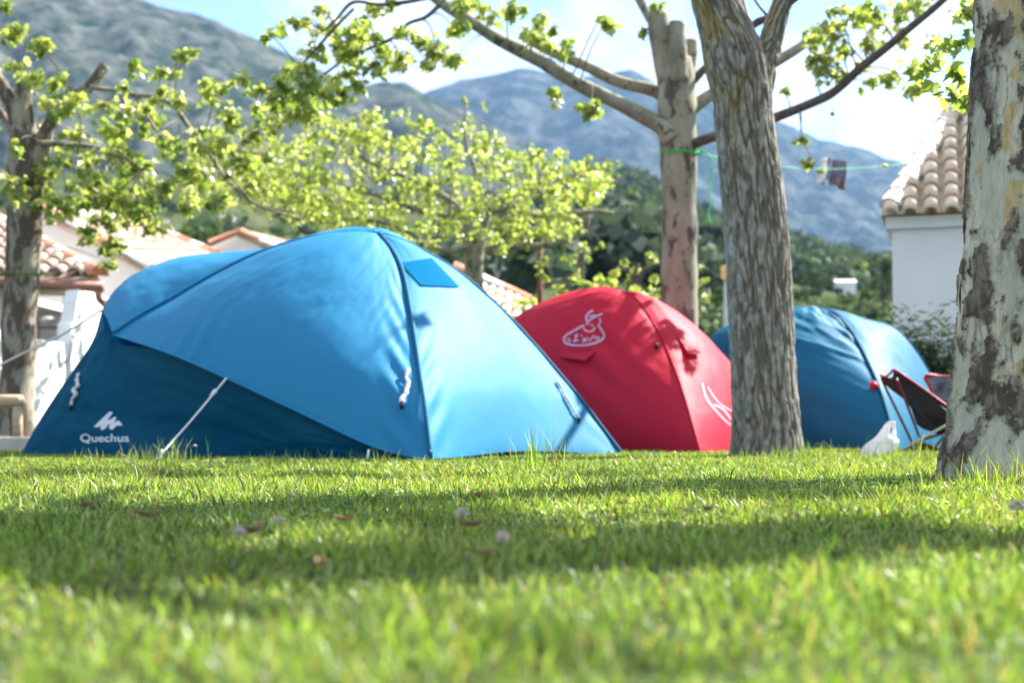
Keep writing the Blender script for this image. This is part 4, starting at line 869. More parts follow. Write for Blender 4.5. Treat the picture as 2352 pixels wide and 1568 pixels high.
def big_tent():
    ref = Vector((-1.2, 9.3, 0.3)); root = empty('dome_tent', (-1.2, 9.2, 0), 'big bright blue dome tent at left, with dark lower panel and white logo', 'tent')
    A = (868, 538, 9.1)
    rs = [(985, 1058, 7.72), (972, 940, 7.86), (962, 870, 8.0), (946, 760, 8.32), (925, 640, 8.7), (900, 580, 8.92), A]
    ls = [(260, 768, 8.95), (320, 728, 9.0), (390, 690, 9.04), (500, 628, 9.1), (600, 582, 9.13), (700, 552, 9.13), (790, 538, 9.12), A]
    hem = [(260, 768, 8.95), (390, 812, 8.5), (520, 868, 8.22), (700, 952, 7.96), (860, 1026, 7.78), (985, 1058, 7.72)]
    RS, LS, HEM = [P(*q) for q in rs], [P(*q) for q in ls], [P(*q) for q in hem]
    def w1(u, v):
        f = wave(u, v, 3.3, 6, 4, 0.006) + wave(u, v, 7.7, 44, 9, 0.0036, 0.35) * np.exp(-((v - 0.42) / 0.22) ** 2)
        folds = np.sin(u * 95 + v * 10 + 2 * np.sin(v * 5)) * 0.020 * np.exp(-((u - 0.33) / 0.08) ** 2) * np.exp(-v / 0.16) * np.minimum(1, v * 30)
        near = np.sin(v * 46 + u * 60) * 0.014 * np.exp(-((u - 0.95) / 0.05) ** 2) * np.clip(1.3 - v * 1.6, 0, 1)
        return f + folds + near
    fp, S, N = patch('front_panel', LS, RS, HEM, None, 110, 90, 0.13, w1, ref, root, MAT['blue'])
    # sunlit end panel
    re = [(1432, 1048, 9.3), (1380, 980, 9.32), (1330, 914, 9.32), (1230, 796, 9.32), (1140, 700, 9.3), (1050, 624, 9.25), (960, 570, 9.18), (905, 546, 9.12), A]
    RE = [P(*q) for q in re]; bot = [P(985, 1058, 7.72), P(1090, 1045, 8.2), P(1200, 1035, 8.6), P(1310, 1038, 9.0), P(1432, 1048, 9.3)]
    def w2(u, v):
        near = np.sin(v * 52 - u * 40) * 0.014 * np.exp(-(u / 0.10) ** 2) * np.exp(-((v - 0.2) / 0.25) ** 2)
        far = np.sin(v * 40 + u * 30) * 0.005 * np.exp(-((1 - u) / 0.08) ** 2)
        return wave(u, v, 13.3, 3, 4, 0.005) + near + far
    ep, S2, N2 = patch('end_panel', RS, RE, bot, None, 60, 80, 0.10, w2, ref, root, MAT['blue'])
    # back of the main dome, rear lobe, closing panels
    Bc = Vector((-2.0, 11.0, 0.0))
    back_arc = [Bc, Vector((-1.95, 10.8, 0.55)), Vector((-1.7, 10.4, 1.05)), Vector((-1.35, 9.9, 1.36)), P(830, 527, 9.35), P(*A)]
    lob = [(262, 900, 9.3), (250, 800, 9.3), (234, 711, 9.35), (262, 668, 9.6), (300, 638, 9.85), (350, 616, 10.0), (400, 603, 10.15), (445, 597, 10.25), (490, 596, 10.35), (560, 612, 10.5)]
    LOB = [P(*q) for q in lob]
    patch('back_panel', LS, back_arc, [LS[0], LS[0].lerp(Bc, 0.5) + Vector((0.1, 0, -0.2)), Bc], None, 50, 50, 0.13, lambda u, v: wave(u, v, 21, 4, 4, 0.006), ref, root, MAT['blue'])
    patch('rear_panel', [LS[0], LS[0].lerp(LOB[2], 0.5) + Vector((0, 0, 0.01)), LOB[2]], [LS[5], LS[5].lerp(LOB[-1], 0.5) + Vector((0, 0, -0.05)), LOB[-1]], LS[:6], LOB[2:], 50, 30, 0.10, lambda u, v: wave(u, v, 25, 7, 4, 0.008), ref, root, MAT['blue'])
    gb = [Vector((P(150, 1040, 10.0).x, 10.0, 0)), Vector((-2.9, 10.9, 0)), Bc]
    patch('rear_panel', [gb[0], gb[0].lerp(LOB[2], 0.5), LOB[2]], [Bc, Bc.lerp(LOB[-1], 0.5) + Vector((0, 0.1, 0.1)), LOB[-1]], gb, LOB[2:], 40, 24, 0.05, None, ref, root, MAT['blue'])
    patch('back_panel', RE[::1], back_arc, [RE[0], RE[0].lerp(Bc, 0.5), Bc], None, 30, 30, 0.12, None, ref, root, MAT['blue'])
    # shaded vestibule panels under the hood
    Lg = P(46, 1046, 9.25); mid = [(352, 1056, 8.72), (322, 975, 8.82), (292, 900, 8.88), (262, 790, 8.98)]
    MID = [P(*q) for q in mid]
    left_edge = [Lg, P(101, 948, 9.2), P(193, 814, 9.12), P(238, 752, 9.06)]
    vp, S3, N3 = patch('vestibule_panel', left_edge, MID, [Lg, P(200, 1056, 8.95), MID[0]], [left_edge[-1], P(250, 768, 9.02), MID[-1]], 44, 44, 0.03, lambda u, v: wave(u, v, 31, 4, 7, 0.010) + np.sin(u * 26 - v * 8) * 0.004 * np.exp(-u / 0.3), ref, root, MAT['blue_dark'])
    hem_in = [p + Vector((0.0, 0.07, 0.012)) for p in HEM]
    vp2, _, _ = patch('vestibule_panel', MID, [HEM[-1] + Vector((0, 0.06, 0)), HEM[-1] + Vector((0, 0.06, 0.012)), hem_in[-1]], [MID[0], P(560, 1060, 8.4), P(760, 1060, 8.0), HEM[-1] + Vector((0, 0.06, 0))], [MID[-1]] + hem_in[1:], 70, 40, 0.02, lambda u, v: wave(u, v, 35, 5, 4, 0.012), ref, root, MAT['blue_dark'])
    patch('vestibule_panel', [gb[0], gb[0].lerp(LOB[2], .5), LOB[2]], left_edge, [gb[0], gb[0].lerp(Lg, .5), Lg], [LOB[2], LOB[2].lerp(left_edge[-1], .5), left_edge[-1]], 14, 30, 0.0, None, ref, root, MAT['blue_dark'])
    seam('pole_sleeve', [p + Vector((0.012, -0.016, 0.006)) for p in RS], 0.013, root, MAT['teal'])
    seam('pole_sleeve', [p + Vector((0.0, -0.012, 0.012)) for p in LS], 0.011, root, MAT['blue'])
    seam('hem_tape', [p + Vector((0, -0.004, 0)) for p in HEM], 0.007, root, MAT['blue'])
    seam('pole_sleeve', [p + Vector((0.006, -0.004, 0.004)) for p in RE], 0.010, root, MAT['teal'])
    # roof vent: hood cloth with its opening turned to the camera
    bv = bvh_of([ep]); q = [(922, 607), (990, 596), (1056, 661), (966, 656)]
    def cloth_quad(c, n=9, lift=0.008, ramp=None):
        vs = []
        for b_ in range(n):
            for a_ in range(n):
                u, v = a_ / (n - 1), b_ / (n - 1); x = (c[0][0] * (1 - u) + c[1][0] * u) * (1 - v) + (c[3][0] * (1 - u) + c[2][0] * u) * v; y = (c[0][1] * (1 - u) + c[1][1] * u) * (1 - v) + (c[3][1] * (1 - u) + c[2][1] * u) * v
                p = on_cloth(bv, x, y, lift + (ramp * v * math.sin(math.pi * min(1, max(0, u * 0.9 + 0.05))) if ramp else 0)); vs.append(p)
        return vs, [(b_ * n + a_, b_ * n + a_ + 1, (b_ + 1) * n + a_ + 1, (b_ + 1) * n + a_) for b_ in range(n - 1) for a_ in range(n - 1)]
    vs, fs = cloth_quad([(920, 606), (990, 594), (1055, 661), (966, 657)])
    vt = mk('vent', vs, fs, MAT['vent_blue'], root) if None not in vs else root
    vs, fs = cloth_quad([(906, 588), (984, 574), (992, 595), (918, 607)], 9, 0.006, 0.03)
    if None not in vs: mk('vent_hood', vs, fs, MAT['blue'], vt)
    # white logo on the dark panel
    bd = bvh_of([vp, vp2]); k = 260 / 2038.0 * 0.5742; X = lambda x: (300 * 0.5742) + x * k; Yy = lambda y: (1600 * 0.5742) + y * k
    mtn = [[(600, 830), (690, 855), (760, 835), (880, 720), (1010, 640), (1190, 410), (1180, 365), (1120, 355), (1060, 380)], [(860, 700), (800, 850), (830, 925), (890, 935), (960, 890), (1060, 760), (1130, 640), (1000, 590)],
           [(1060, 650), (1010, 690), (1050, 760), (1200, 745), (1310, 560), (1290, 525), (1240, 520)], [(1140, 720), (1070, 850), (1110, 915), (1180, 925), (1240, 880), (1310, 800), (1330, 720), (1230, 680)], [(1230, 720), (1270, 800), (1390, 795), (1490, 800), (1490, 760), (1380, 640), (1340, 645)]]
    polys = [[(X(x), Yy(y)) for x, y in p] for p in mtn]
    print_on('logo', bd, polys, MAT['white_print'], vp)
    print_on('lettering', bd, text_polys('Quechua', X(180), X(1715), Yy(1050), Yy(1355), 0.0, 0.018), MAT['white_print'], vp)
    # guy lines and tied up cords
    fa = P(520, 868, 8.2); g = P(358, 1056, 7.75)
    gl = cord('guy_line', [fa, fa.lerp(g, 0.5) + Vector((0, 0, -0.008)), g], 0.006, root); m = MB(); m.tube([fa.lerp(g, .16), fa.lerp(g, .23)], [0.013, 0.011], 7); m.build('line_tensioner', MAT['cord'], gl, True)
    pk = P(234, 712, 9.34); cord('guy_line', [pk, P(150, 764, 9.9), P(77, 800, 10.4), P(-20, 848, 11.0), P(-330, 1010, 13.0)], 0.008, root)
    bf = bvh_of([fp]); bl = bvh_of([vp]); be = bvh_of([ep])
    def tie(b, pts, r=0.008):
        q = [on_cloth(b, x, y, 0.014) for x, y in pts]; q = [p for p in q if p is not None]
        if len(q) > 2: tc_ = cord('tied_cord', q, r, root, MAT['cord'], lumpy=1.0); e = MB(); e.tube([q[-1], q[-1] + Vector((-0.01, -0.005, -0.035))], [0.012, 0.008], 6); e.build('toggle', MAT['black_plastic'], tc_, True)
    tie(bf, [(936, 852), (934, 868), (938, 882), (932, 898), (930, 908), (922, 918), (925, 926)])
    tie(bl, [(185, 858), (181, 872), (182, 888), (172, 897), (178, 905), (170, 918), (168, 930)])
    tie(be, [(1276, 876), (1288, 896), (1298, 916), (1306, 928), (1316, 946), (1328, 962)], 0.0055)
    for x, y in ((366, 1050), (985, 1062), (842, 1058)):
        pg = MB(); b = P(x, y, 7.72); b.z = -0.03; pg.tube([b, b + Vector((0.012, 0.0, 0.09))], 0.007, 6); pg.build('peg', MAT['white_print'], root, True)
MAT['vent_blue'] = fabric('vent_cloth', (0.0, 0.15, 0.33), (0.0, 0.15, 0.4), 0.2, 0.8, 0.03, 0.05)
big_tent()

def red_tent():
    ref = Vector((0.6, 11.2, 0.3)); root = empty('dome_tent', (0.7, 11.0, 0), 'red dome tent with a pale printed emblem beside the big blue tent', 'tent')
    A = (1437, 670, 11.0); rs = [(1607, 1040, 9.75), (1592, 985, 9.85), (1572, 915, 10.05), (1548, 845, 10.3), (1515, 770, 10.6), (1475, 705, 10.85), A]
    ls = [(1010, 1040, 11.3), (1060, 900, 11.3), (1110, 810, 11.3), (1180, 732, 11.3), (1240, 697, 11.25), (1310, 674, 11.15), (1375, 665, 11.08), A]
    re = [(1800, 1040, 11.6), (1770, 960, 11.6), (1735, 905, 11.6), (1690, 852, 11.55), (1625, 783, 11.45), (1565, 733, 11.35), (1505, 693, 11.2), (1465, 676, 11.08), A]
    RS, LS, RE = [P(*q) for q in rs], [P(*q) for q in ls], [P(*q) for q in re]
    lowL = [LS[0], P(1300, 1036, 10.6), P(1450, 1038, 10.2), RS[0]]; lowR = [RS[0], P(1700, 1040, 10.6), RE[0]]
    def w(u, v): return wave(u, v, 43, 5, 5, 0.009, 0.5) + np.sin((u * 30 + v * 34)) * 0.013 * np.exp(-((u - 0.62) / 0.2) ** 2 - ((v - 0.38) / 0.2) ** 2)
    fp, _, _ = patch('front_panel', LS, RS, lowL, None, 80, 70, 0.16, w, ref, root, MAT['red'])
    ep, _, _ = patch('end_panel', RS, RE, lowR, None, 60, 60, 0.12, lambda u, v: wave(u, v, 47, 5, 5, 0.007), ref, root, MAT['red'])
    B = Vector((1.0, 12.9, 0)); arc = [B, Vector((1.0, 12.5, 0.6)), Vector((0.97, 11.9, 1.05)), P(*A)]
    patch('back_panel', LS, arc, [LS[0], LS[0].lerp(B, .5), B], None, 30, 30, 0.14, None, ref, root, MAT['red']); patch('back_panel', RE, arc, [RE[0], RE[0].lerp(B, .5), B], None, 30, 30, 0.12, None, ref, root, MAT['red'])
    seam('pole_sleeve', [p + Vector((0.004, -0.008, 0.004)) for p in RS], 0.008, root, MAT['red'])
    for pts, mt in (([LS[0] + Vector((0, 0.02, 0)), P(1300, 1040, 10.62), P(1450, 1042, 10.22), RS[0] + Vector((-.01, .02, -.01))], 'ground_sheet'), ([RS[0] + Vector((.01, .02, -.01)), P(1700, 1043, 10.62), RE[0] + Vector((0, .02, 0))], 'pale_sheet')):
        top = [p + Vector((0, 0, 0.012)) for p in pts]; bt = [Vector((p.x, p.y - 0.02, -0.02)) for p in pts]
        patch('floor_edge', [bt[0], bt[0].lerp(top[0], .5), top[0]], [bt[-1], bt[-1].lerp(top[-1], .5), top[-1]], bt, top, 30, 6, 0, None, ref, root, MAT[mt])
    k = 300 / 1680.0 * 0.5742; X = lambda x, y: (2200 * 0.5742 + x * k, 1200 * 0.5742 + y * k); b = bvh_of([fp]); polys = []
    for pts, wd in (([(760, 570), (560, 680), (360, 800), (320, 900), (400, 990), (700, 1020), (1000, 970), (1180, 880), (1210, 760), (1090, 570)], 62), ([(760, 620), (800, 690), (880, 710), (960, 690), (1020, 610)], 45), ([(820, 560), (900, 450), (1020, 380), (1180, 310)], 55), ([(820, 480), (830, 350), (900, 280), (960, 240)], 70),
                    ([(900, 380), (980, 350), (1040, 370)], 60), ([(900, 560), (950, 560), (960, 600)], 30), ([(1110, 420), (1140, 480), (1090, 560)], 40), ([(440, 850), (390, 900), (440, 940), (470, 890)], 34), ([(560, 800), (620, 780), (560, 900), (640, 900)], 50), ([(540, 930), (640, 900)], 60),
                    ([(700, 780), (720, 830)], 30), ([(740, 960), (770, 850), (800, 930), (850, 840)], 40), ([(880, 930), (940, 850), (1000, 800)], 40), ([(1000, 880), (1060, 830), (1100, 860), (1060, 930)], 46)):
        polys += stroke([X(*p) for p in pts], wd * k * 0.66)
    print_on('emblem', b, polys, MAT['lilac_print'], fp)
    b2 = bvh_of([ep]); polys = []
    for pts, wd in (([(1612, 880), (1622, 915), (1645, 945), (1672, 972), (1690, 978)], 9), ([(1625, 890), (1650, 925), (1690, 950)], 7), ([(1640, 930), (1660, 940), (1680, 965)], 9)): polys += stroke(pts, wd * 0.55)
    print_on('emblem', b2, polys, MAT['pink_print'], ep)
    # small vent hoods
    for bb, top, low, op in ((b, [(1284, 818), (1370, 806)], [(1300, 826), (1352, 832)], None), (b2, [(1555, 770), (1600, 802)], [(1576, 824), (1606, 818)], None)):
        t = [on_cloth(bb, *c, 0.004) for c in top]; l = [on_cloth(bb, *c, 0.045) for c in low]
        if None not in t + l: m = MB(); m.add([t[0], t[1], l[1], l[0]], [(0, 1, 2, 3)]); m.build('vent_hood', MAT['red'], root)
    tg = on_cloth(b, 1507, 797, 0.012)
    if tg is not None: m = MB(); m.tube([tg + Vector((0, 0, .02)), tg - Vector((0, 0, .02))], 0.014, 7); m.build('toggle', MAT['black_plastic'], root, True)
red_tent()

def right_tent():
    ref = Vector((2.4, 12.6, 0.3)); root = empty('dome_tent', (2.4, 12.4, 0), 'smaller teal blue dome tent at right behind the furrowed trunk and the camp chairs', 'tent')
    A = (1878, 708, 12.5); rs = [(2056, 1046, 11.0), (2044, 985, 11.1), (2022, 905, 11.35), (1995, 840, 11.7), (1955, 765, 12.1), (1915, 722, 12.4), A]
    ls = [(1590, 1040, 12.6), (1600, 900, 12.6), (1618, 800, 12.6), (1640, 764, 12.6), (1690, 738, 12.6), (1750, 720, 12.6), (1825, 709, 12.55), A]
    re = [(2205, 1046, 12.9), (2180, 950, 12.9), (2132, 852, 12.9), (2088, 786, 12.85), (2050, 752, 12.8), (1985, 734, 12.7), (1925, 716, 12.6), A]
    RS, LS, RE = [P(*q) for q in rs], [P(*q) for q in ls], [P(*q) for q in re]
    def w(u, v): return wave(u, v, 53, 3, 13, 0.03, 0.25) * (0.25 + 0.75 * np.clip((v - 0.45) * 4, 0, 1)) + np.where(np.abs(v - 0.52) < 0.012, 0.01, 0)
    fp, _, _ = patch('front_panel', LS, RS, [LS[0], P(1750, 1046, 12.0), P(1920, 1048, 11.4), RS[0]], None, 70, 80, 0.14, w, ref, root, MAT['teal'])
    ep, _, _ = patch('end_panel', RS, RE, [RS[0], P(2130, 1046, 12), RE[0]], None, 50, 60, 0.08, lambda u, v: wave(u, v, 57, 5, 5, 0.008), ref, root, MAT['teal'])
    B = Vector((3.2, 14.2, 0)); arc = [B, Vector((3.1, 13.8, 0.6)), Vector((2.9, 13.2, 1.0)), P(*A)]
    patch('back_panel', LS, arc, [LS[0], LS[0].lerp(B, .5), B], None, 30, 30, 0.12, None, ref, root, MAT['teal']); patch('back_panel', RE, arc, [RE[0], RE[0].lerp(B, .5), B], None, 30, 30, 0.1, None, ref, root, MAT['teal'])
    seam('pole_sleeve', [p + Vector((0.006, -0.012, 0.006)) for p in RS], 0.013, root, MAT['blue_dark']); seam('pole_sleeve', [p + Vector((0.004, -0.006, 0.006)) for p in RE], 0.009, root, MAT['blue_dark'])
    b = bvh_of([fp, ep]); t = on_cloth(b, 2008, 890, 0.02)
    if t is not None: m = MB(); m.tube([t + Vector((-.02, 0, .03)), t, t + Vector((.02, 0, -.03))], [0.022, 0.036, 0.02], 8); m.build('line_pouch', MAT['chair_red'], root, True)
    cord('guy_line', [P(2056, 1043, 10.2), P(2130, 1000, 9.6), P(2200, 962, 9.0)][::-1] , 0.009, root)
right_tent()

# ------------------------------------------------------------------ camp chairs, bag
def camp_chairs():
    Y = 10.0; root = empty('camp_chair', (P(2110, 1040, Y).x, Y, 0), 'black low camp chair with red edging, front one beside the white plastic bag', 'chair')
    side = [(2053, 850), (2068, 857), (2085, 869), (2112, 888), (2137, 905), (2184, 938), (2222, 958), (2214, 975), (2184, 985), (2148, 992), (2124, 986), (2106, 974), (2094, 938), (2078, 915), (2060, 899), (2050, 880)]
    pn = [P(x, y, Y - 0.08 + 0.10 * math.sin((x - 2050) / 170 * 3.1)) for x, y in side]
    m = MB(); m.poly(pn, (0, 0.012, 0)); sc_ = m.build('side_cloth', MAT['chair_mesh'], root)
    far = [P(2022, 860, Y + 0.42), P(2024, 870, Y + 0.42), P(2034, 884, Y + 0.42), P(2060, 900, Y + 0.42), P(2092, 935, Y + 0.42), P(2106, 968, Y + 0.42), P(2150, 982, Y + 0.42), P(2222, 958, Y + 0.42)]
    near = [P(2053, 851, Y), P(2052, 872, Y), P(2060, 898, Y), P(2078, 915, Y), P(2094, 938, Y), P(2106, 974, Y), P(2148, 990, Y), P(2222, 960, Y)]
    vs, fs = [], []; nu = 9
    for a, b in zip(near, far):
        for i in range(nu):
            t = i / (nu - 1); vs.append(a.lerp(b, t) + Vector((0.03 * math.sin(math.pi * t), 0, -0.035 * math.sin(math.pi * t))))
    for j in range(len(near) - 1):
        for i in range(nu - 1): fs.append((j * nu + i, j * nu + i + 1, (j + 1) * nu + i + 1, (j + 1) * nu + i))
    mk('seat_cloth', vs, fs, MAT['chair_mesh'], root)
    top = [P(2022, 860, Y + 0.42), P(2030, 864, Y + 0.3), P(2038, 863, Y + 0.2), P(2046, 855, Y + 0.08), P(2053, 849, Y - 0.02), P(2066, 855, Y - 0.05)]
    m = MB(); m.tube([Vector(x) for x in crom(top, 5)], 0.009, 7); m.tube([Vector(x) for x in crom([P(2066, 855, Y - .06), P(2085, 868, Y - .07), P(2137, 904, Y - .01), P(2184, 937, Y - .06), P(2222, 957, Y - .08)], 6)], 0.008, 7); m.build('edging', MAT['chair_red'], sc_, True)
    for pts in ([(2024, 866, Y + .42), (2034, 890, Y + .40), (2066, 955, Y + .32), (2098, 1022, Y + .25)], [(2058, 868, Y - .10), (2078, 915, Y - .1), (2102, 978, Y - .06), (2118, 1018, Y + .05)], [(2105, 1012, Y + .1), (2150, 1000, Y + .1), (2190, 985, Y + .1)], [(2118, 1016, Y + .05), (2112, 1042, Y - .05)], [(2098, 1020, Y + .25), (2088, 1043, Y + .3)], [(2118, 1016, Y + .05), (2150, 1030, Y + .1), (2172, 1044, Y + .1)], [(2222, 958, Y + .1), (2180, 1000, Y + .15), (2150, 1044, Y + .2)]):
        m = MB(); m.tube([Vector(x) for x in crom([P(*q) for q in pts], 4)], 0.0095, 7); m.build('leg', MAT['chair_leg'], root, True)
    Y = 10.7; root = empty('camp_chair', (P(2180, 1040, Y).x, Y, 0), 'camp chair with grey mesh back, half hidden behind the nearest plane trunk', 'chair')
    a = [P(2124, 869, Y), P(2132, 861, Y + .02), P(2165, 864, Y + .06), P(2262, 868, Y + .02), P(2256, 960, Y - .1), P(2184, 950, Y + .02), P(2141, 905, Y)]
    m = MB(); m.poly(a, (0, 0.012, 0)); bc_ = m.build('back_cloth', MAT['chair_grey'], root)
    m = MB(); m.tube([Vector(x) for x in crom([P(2146, 912, Y), P(2134, 885, Y), P(2125, 869, Y), P(2133, 861, Y), P(2165, 864, Y + .04), P(2262, 868, Y)], 5)], 0.012, 7); m.build('edging', MAT['chair_red'], bc_, True)
    m = MB(); m.poly([P(2146, 912, Y - .02), P(2256, 958, Y - .1), P(2240, 990, Y - .4), P(2172, 985, Y - .35)], (0, 0.01, 0.01)); m.build('seat_cloth', MAT['chair_mesh'], root)
    for pts in ([(2150, 915, Y + .1), (2190, 980, Y + .05), (2160, 1044, Y)], [(2250, 930, Y + .1), (2200, 985, Y + .05), (2240, 1044, Y)], [(2180, 985, Y - .2), (2135, 1044, Y - .25)]):
        m = MB(); m.tube([Vector(x) for x in crom([P(*q) for q in pts], 4)], 0.0095, 7); m.build('leg', MAT['chair_leg'], root, True)
    # dark stuff sack lying under the chairs
    bm = bmesh.new(); bmesh.ops.create_icosphere(bm, subdivisions=3, radius=1); c = P(2118, 1032, 10.25)
    vs = [c + Vector((v.co.x * 0.10, v.co.y * 0.07, v.co.z * 0.045)) * (1 + 0.25 * noise.noise(v.co * 2.5)) for v in bm.verts]; fs = [[v.index for v in f.verts] for f in bm.faces]; bm.free()
    tag(mk('stuff_sack', vs, fs, MAT['black_plastic'], None, True, at=(c.x, c.y, 0)), 'small black sack lying in the grass under the camp chairs', 'bag')
MAT['chair_grey'] = simple('grey_chair_mesh', (0.06, 0.06, 0.075), (0.22, 0.23, 0.28), 9, 0.7)
camp_chairs()

def bag():
    Y = 8.9; out = [(1962, 1062), (1985, 1022), (2002, 1010), (2012, 1002), (2025, 985), (2035, 970), (2045, 965), (2057, 968), (2058, 990), (2059, 1005), (2066, 1012), (2064, 1024), (2052, 1034), (2046, 1050), (2044, 1062)]
    hole = [(2044, 988), (2048, 976), (2050, 982), (2048, 992), (2044, 996)]
    tri = tessellate_polygon([[Vector((x, y, 0)) for x, y in out], [Vector((x, y, 0)) for x, y in hole]]); allp = out + hole
    bm = bmesh.new(); vs = [bm.verts.new((x, y, 0)) for x, y in allp]
    for t in tri:
        try: bm.faces.new([vs[i] for i in t])
        except ValueError: pass
    bmesh.ops.subdivide_edges(bm, edges=bm.edges[:], cuts=3, use_grid_fill=True); bmesh.ops.triangulate(bm, faces=bm.faces[:])
    edge = {v.index for e in bm.edges if e.is_boundary for v in e.verts}; bm.verts.index_update()
    edge = {v.index for e in bm.edges if e.is_boundary for v in e.verts}
    A, Bk = [], []
    for v in bm.verts:
        x, y = v.co.x, v.co.y; d = min(math.hypot(x - a, y - b) for a, b in out); dh = min(math.hypot(x - a, y - b) for a, b in hole)
        th = 0.0 if v.index in edge else 0.075 * min(1, min(d, dh * 1.5) / 16) * sstep(960, 1020, y) + 0.006
        w = noise.fractal(Vector((x * 0.06, y * 0.06, 2)), 0.8, 2, 4) * 0.02; p = P(x, y, Y + 0.02)
        A.append(p + Vector((0, -th - w * (0 if v.index in edge else 1), 0))); Bk.append(p + Vector((0, th + w * (0 if v.index in edge else .6), 0)))
    F3 = [[v.index for v in f.verts] for f in bm.faces]; n = len(A); bm.free()
    tag(mk('plastic_bag', A + Bk, F3 + [[i + n for i in f][::-1] for f in F3], MAT['plastic_bag'], None, True, at=(P(2020, 1050, Y).x, Y, 0)), 'crumpled white plastic carrier bag standing on the grass by the right tent', 'bag')
bag()

# ------------------------------------------------------------------ line with washing, lamp post, posts, log rail
def washing():
    Y = Y3
    a, b = P(1602, 352, Y - 0.1), P(2086, 375, 14.6); pts = [a.lerp(b, t) + Vector((0, 0, -0.10 * math.sin(math.pi * t))) for t in np.linspace(0, 1, 25)]
    m = MB(); m.tube(pts, 0.004, 6)
    c = P(1560, 350, Y); r = M(84, Y) / 2 + 0.012
    for k in range(2): m.tube([c + Vector((r * math.cos(t), r * math.sin(t), 0.02 * math.sin(t * 1.0) + 0.015 * k - 0.01)) for t in np.linspace(0, 2 * math.pi, 30)], 0.004, 6)
    m.tube([P(1603, 352, Y - .1), P(1598, 345, Y - .15), P(1606, 332, Y - .12), P(1612, 350, Y - .16), P(1604, 358, Y - .14)], 0.008, 6)
    m.tube([Vector(x) for x in crom([P(1606, 350, Y - .12), P(1625, 352, Y - .14), P(1636, 372, Y - .14), P(1634, 410, Y - .13), P(1630, 440, Y - .14), P(1632, 470, Y - .13), P(1627, 490, Y - .14), P(1634, 515, Y - .14)], 5)], 0.006, 6)
    tag(m.build('clothes_line', MAT['green_rope'], None, True, at=a), 'bright green cord tied round the pollarded trunk and run to the white house', 'rope')
    def hang(name, label, cat, poly, mat, t, two=None, split=None):
        p0 = a.lerp(b, t); vs, fs = [], []; nx, ny = 12, 14; L, Rr, B0, B1 = poly
        for j in range(ny):
            for i in range(nx):
                u, v = i / (nx - 1), j / (ny - 1); x = L[0] + (Rr[0] - L[0]) * u; y0 = L[1] + (Rr[1] - L[1]) * u; xb = B0[0] + (B1[0] - B0[0]) * u; yb = B0[1] + (B1[1] - B0[1]) * u
                q = P(x + (xb - x) * v, y0 + (yb - y0) * v, p0.y); vs.append(q + Vector((0.006 * math.sin(v * 9 + u * 4), 0.035 * math.sin(u * 8 + v * 2) * (0.3 + v), 0)))
        fs = [(j * nx + i, j * nx + i + 1, (j + 1) * nx + i + 1, (j + 1) * nx + i) for j in range(ny - 1) for i in range(nx - 1)]
        mi = [0 if j < (split if split is not None else 99) else 1 for j in range(ny - 1) for i in range(nx - 1)]
        o = mk(name, vs, fs, [mat] + ([two] if two else []), None, True, None, mi if two else None, p0); sm = o.modifiers.new('thickness', 'SOLIDIFY'); sm.thickness = 0.008
        return tag(o, label, cat)
    hang('shorts', 'grey swimming shorts with a brown lower edge, hanging on the green cord', 'clothing', ((1910, 366), (1947, 369), (1909, 424), (1941, 437)), MAT['grey_cloth'], 0.68, MAT['tan_cloth'], 9)
    hang('folded_cloth', 'folded grey blue cloth hanging between the white garment and the shorts', 'clothing', ((1898, 360), (1913, 366), (1900, 410), (1911, 422)), MAT['grey_cloth'], 0.66)
    hang('top', 'small white garment with an olive band, leftmost piece hanging on the green cord', 'clothing', ((1884, 365), (1902, 362), (1878, 422), (1897, 425)), MAT['white_cloth'], 0.62, MAT['white_cloth'], 99)
    hang('garment', 'olive strip of cloth across the white garment on the cord', 'clothing', ((1879, 388), (1899, 389), (1878, 397), (1898, 398)), MAT['olive_cloth'], 0.615)
    m = MB(); q = a.lerp(b, 0.87) + Vector((0, -0.01, -0.04)); m.tube([q + Vector((-0.03, 0, 0.01)), q, q + Vector((0.03, 0, -0.01))], [0.012, 0.022, 0.012], 7); tag(m.build('clothes_peg', MAT['yellow'], None, True, at=q), 'yellow peg on the green cord near the roof of the white house', 'peg')
    c = P(48, 630, Y1); r = M(84, Y1) / 2 + 0.01; m = MB(); m.tube([c + Vector((r * math.cos(t), r * math.sin(t), 0)) for t in np.linspace(0, 2 * math.pi, 30)], 0.006, 6); tag(m.build('trunk_cord', MAT['stem'], None, True, at=c), 'green cord tied round the leftmost plane trunk', 'rope')
washing()
def lamp_post():
    Y = 26.0; root = empty('lamp_post', (P(1668, 1000, Y).x, Y, 0), 'grey lamp post with an amber shade, left of the furrowed trunk', 'lamp post')
    m = MB(); m.tube([P(1668, 985, Y), P(1668, 700, Y), P(1668, 645, Y)], [0.06, 0.045, 0.04], 10); m.build('pole', MAT['galv'], root, True)
    m = MB(); m.tube([P(1668, 644, Y), P(1668, 640, Y), P(1668, 613, Y), P(1668, 610, Y)], [0.07, 0.08, 0.115, 0.05], 12); m.build('shade', MAT['amber'], root, True)
lamp_post()
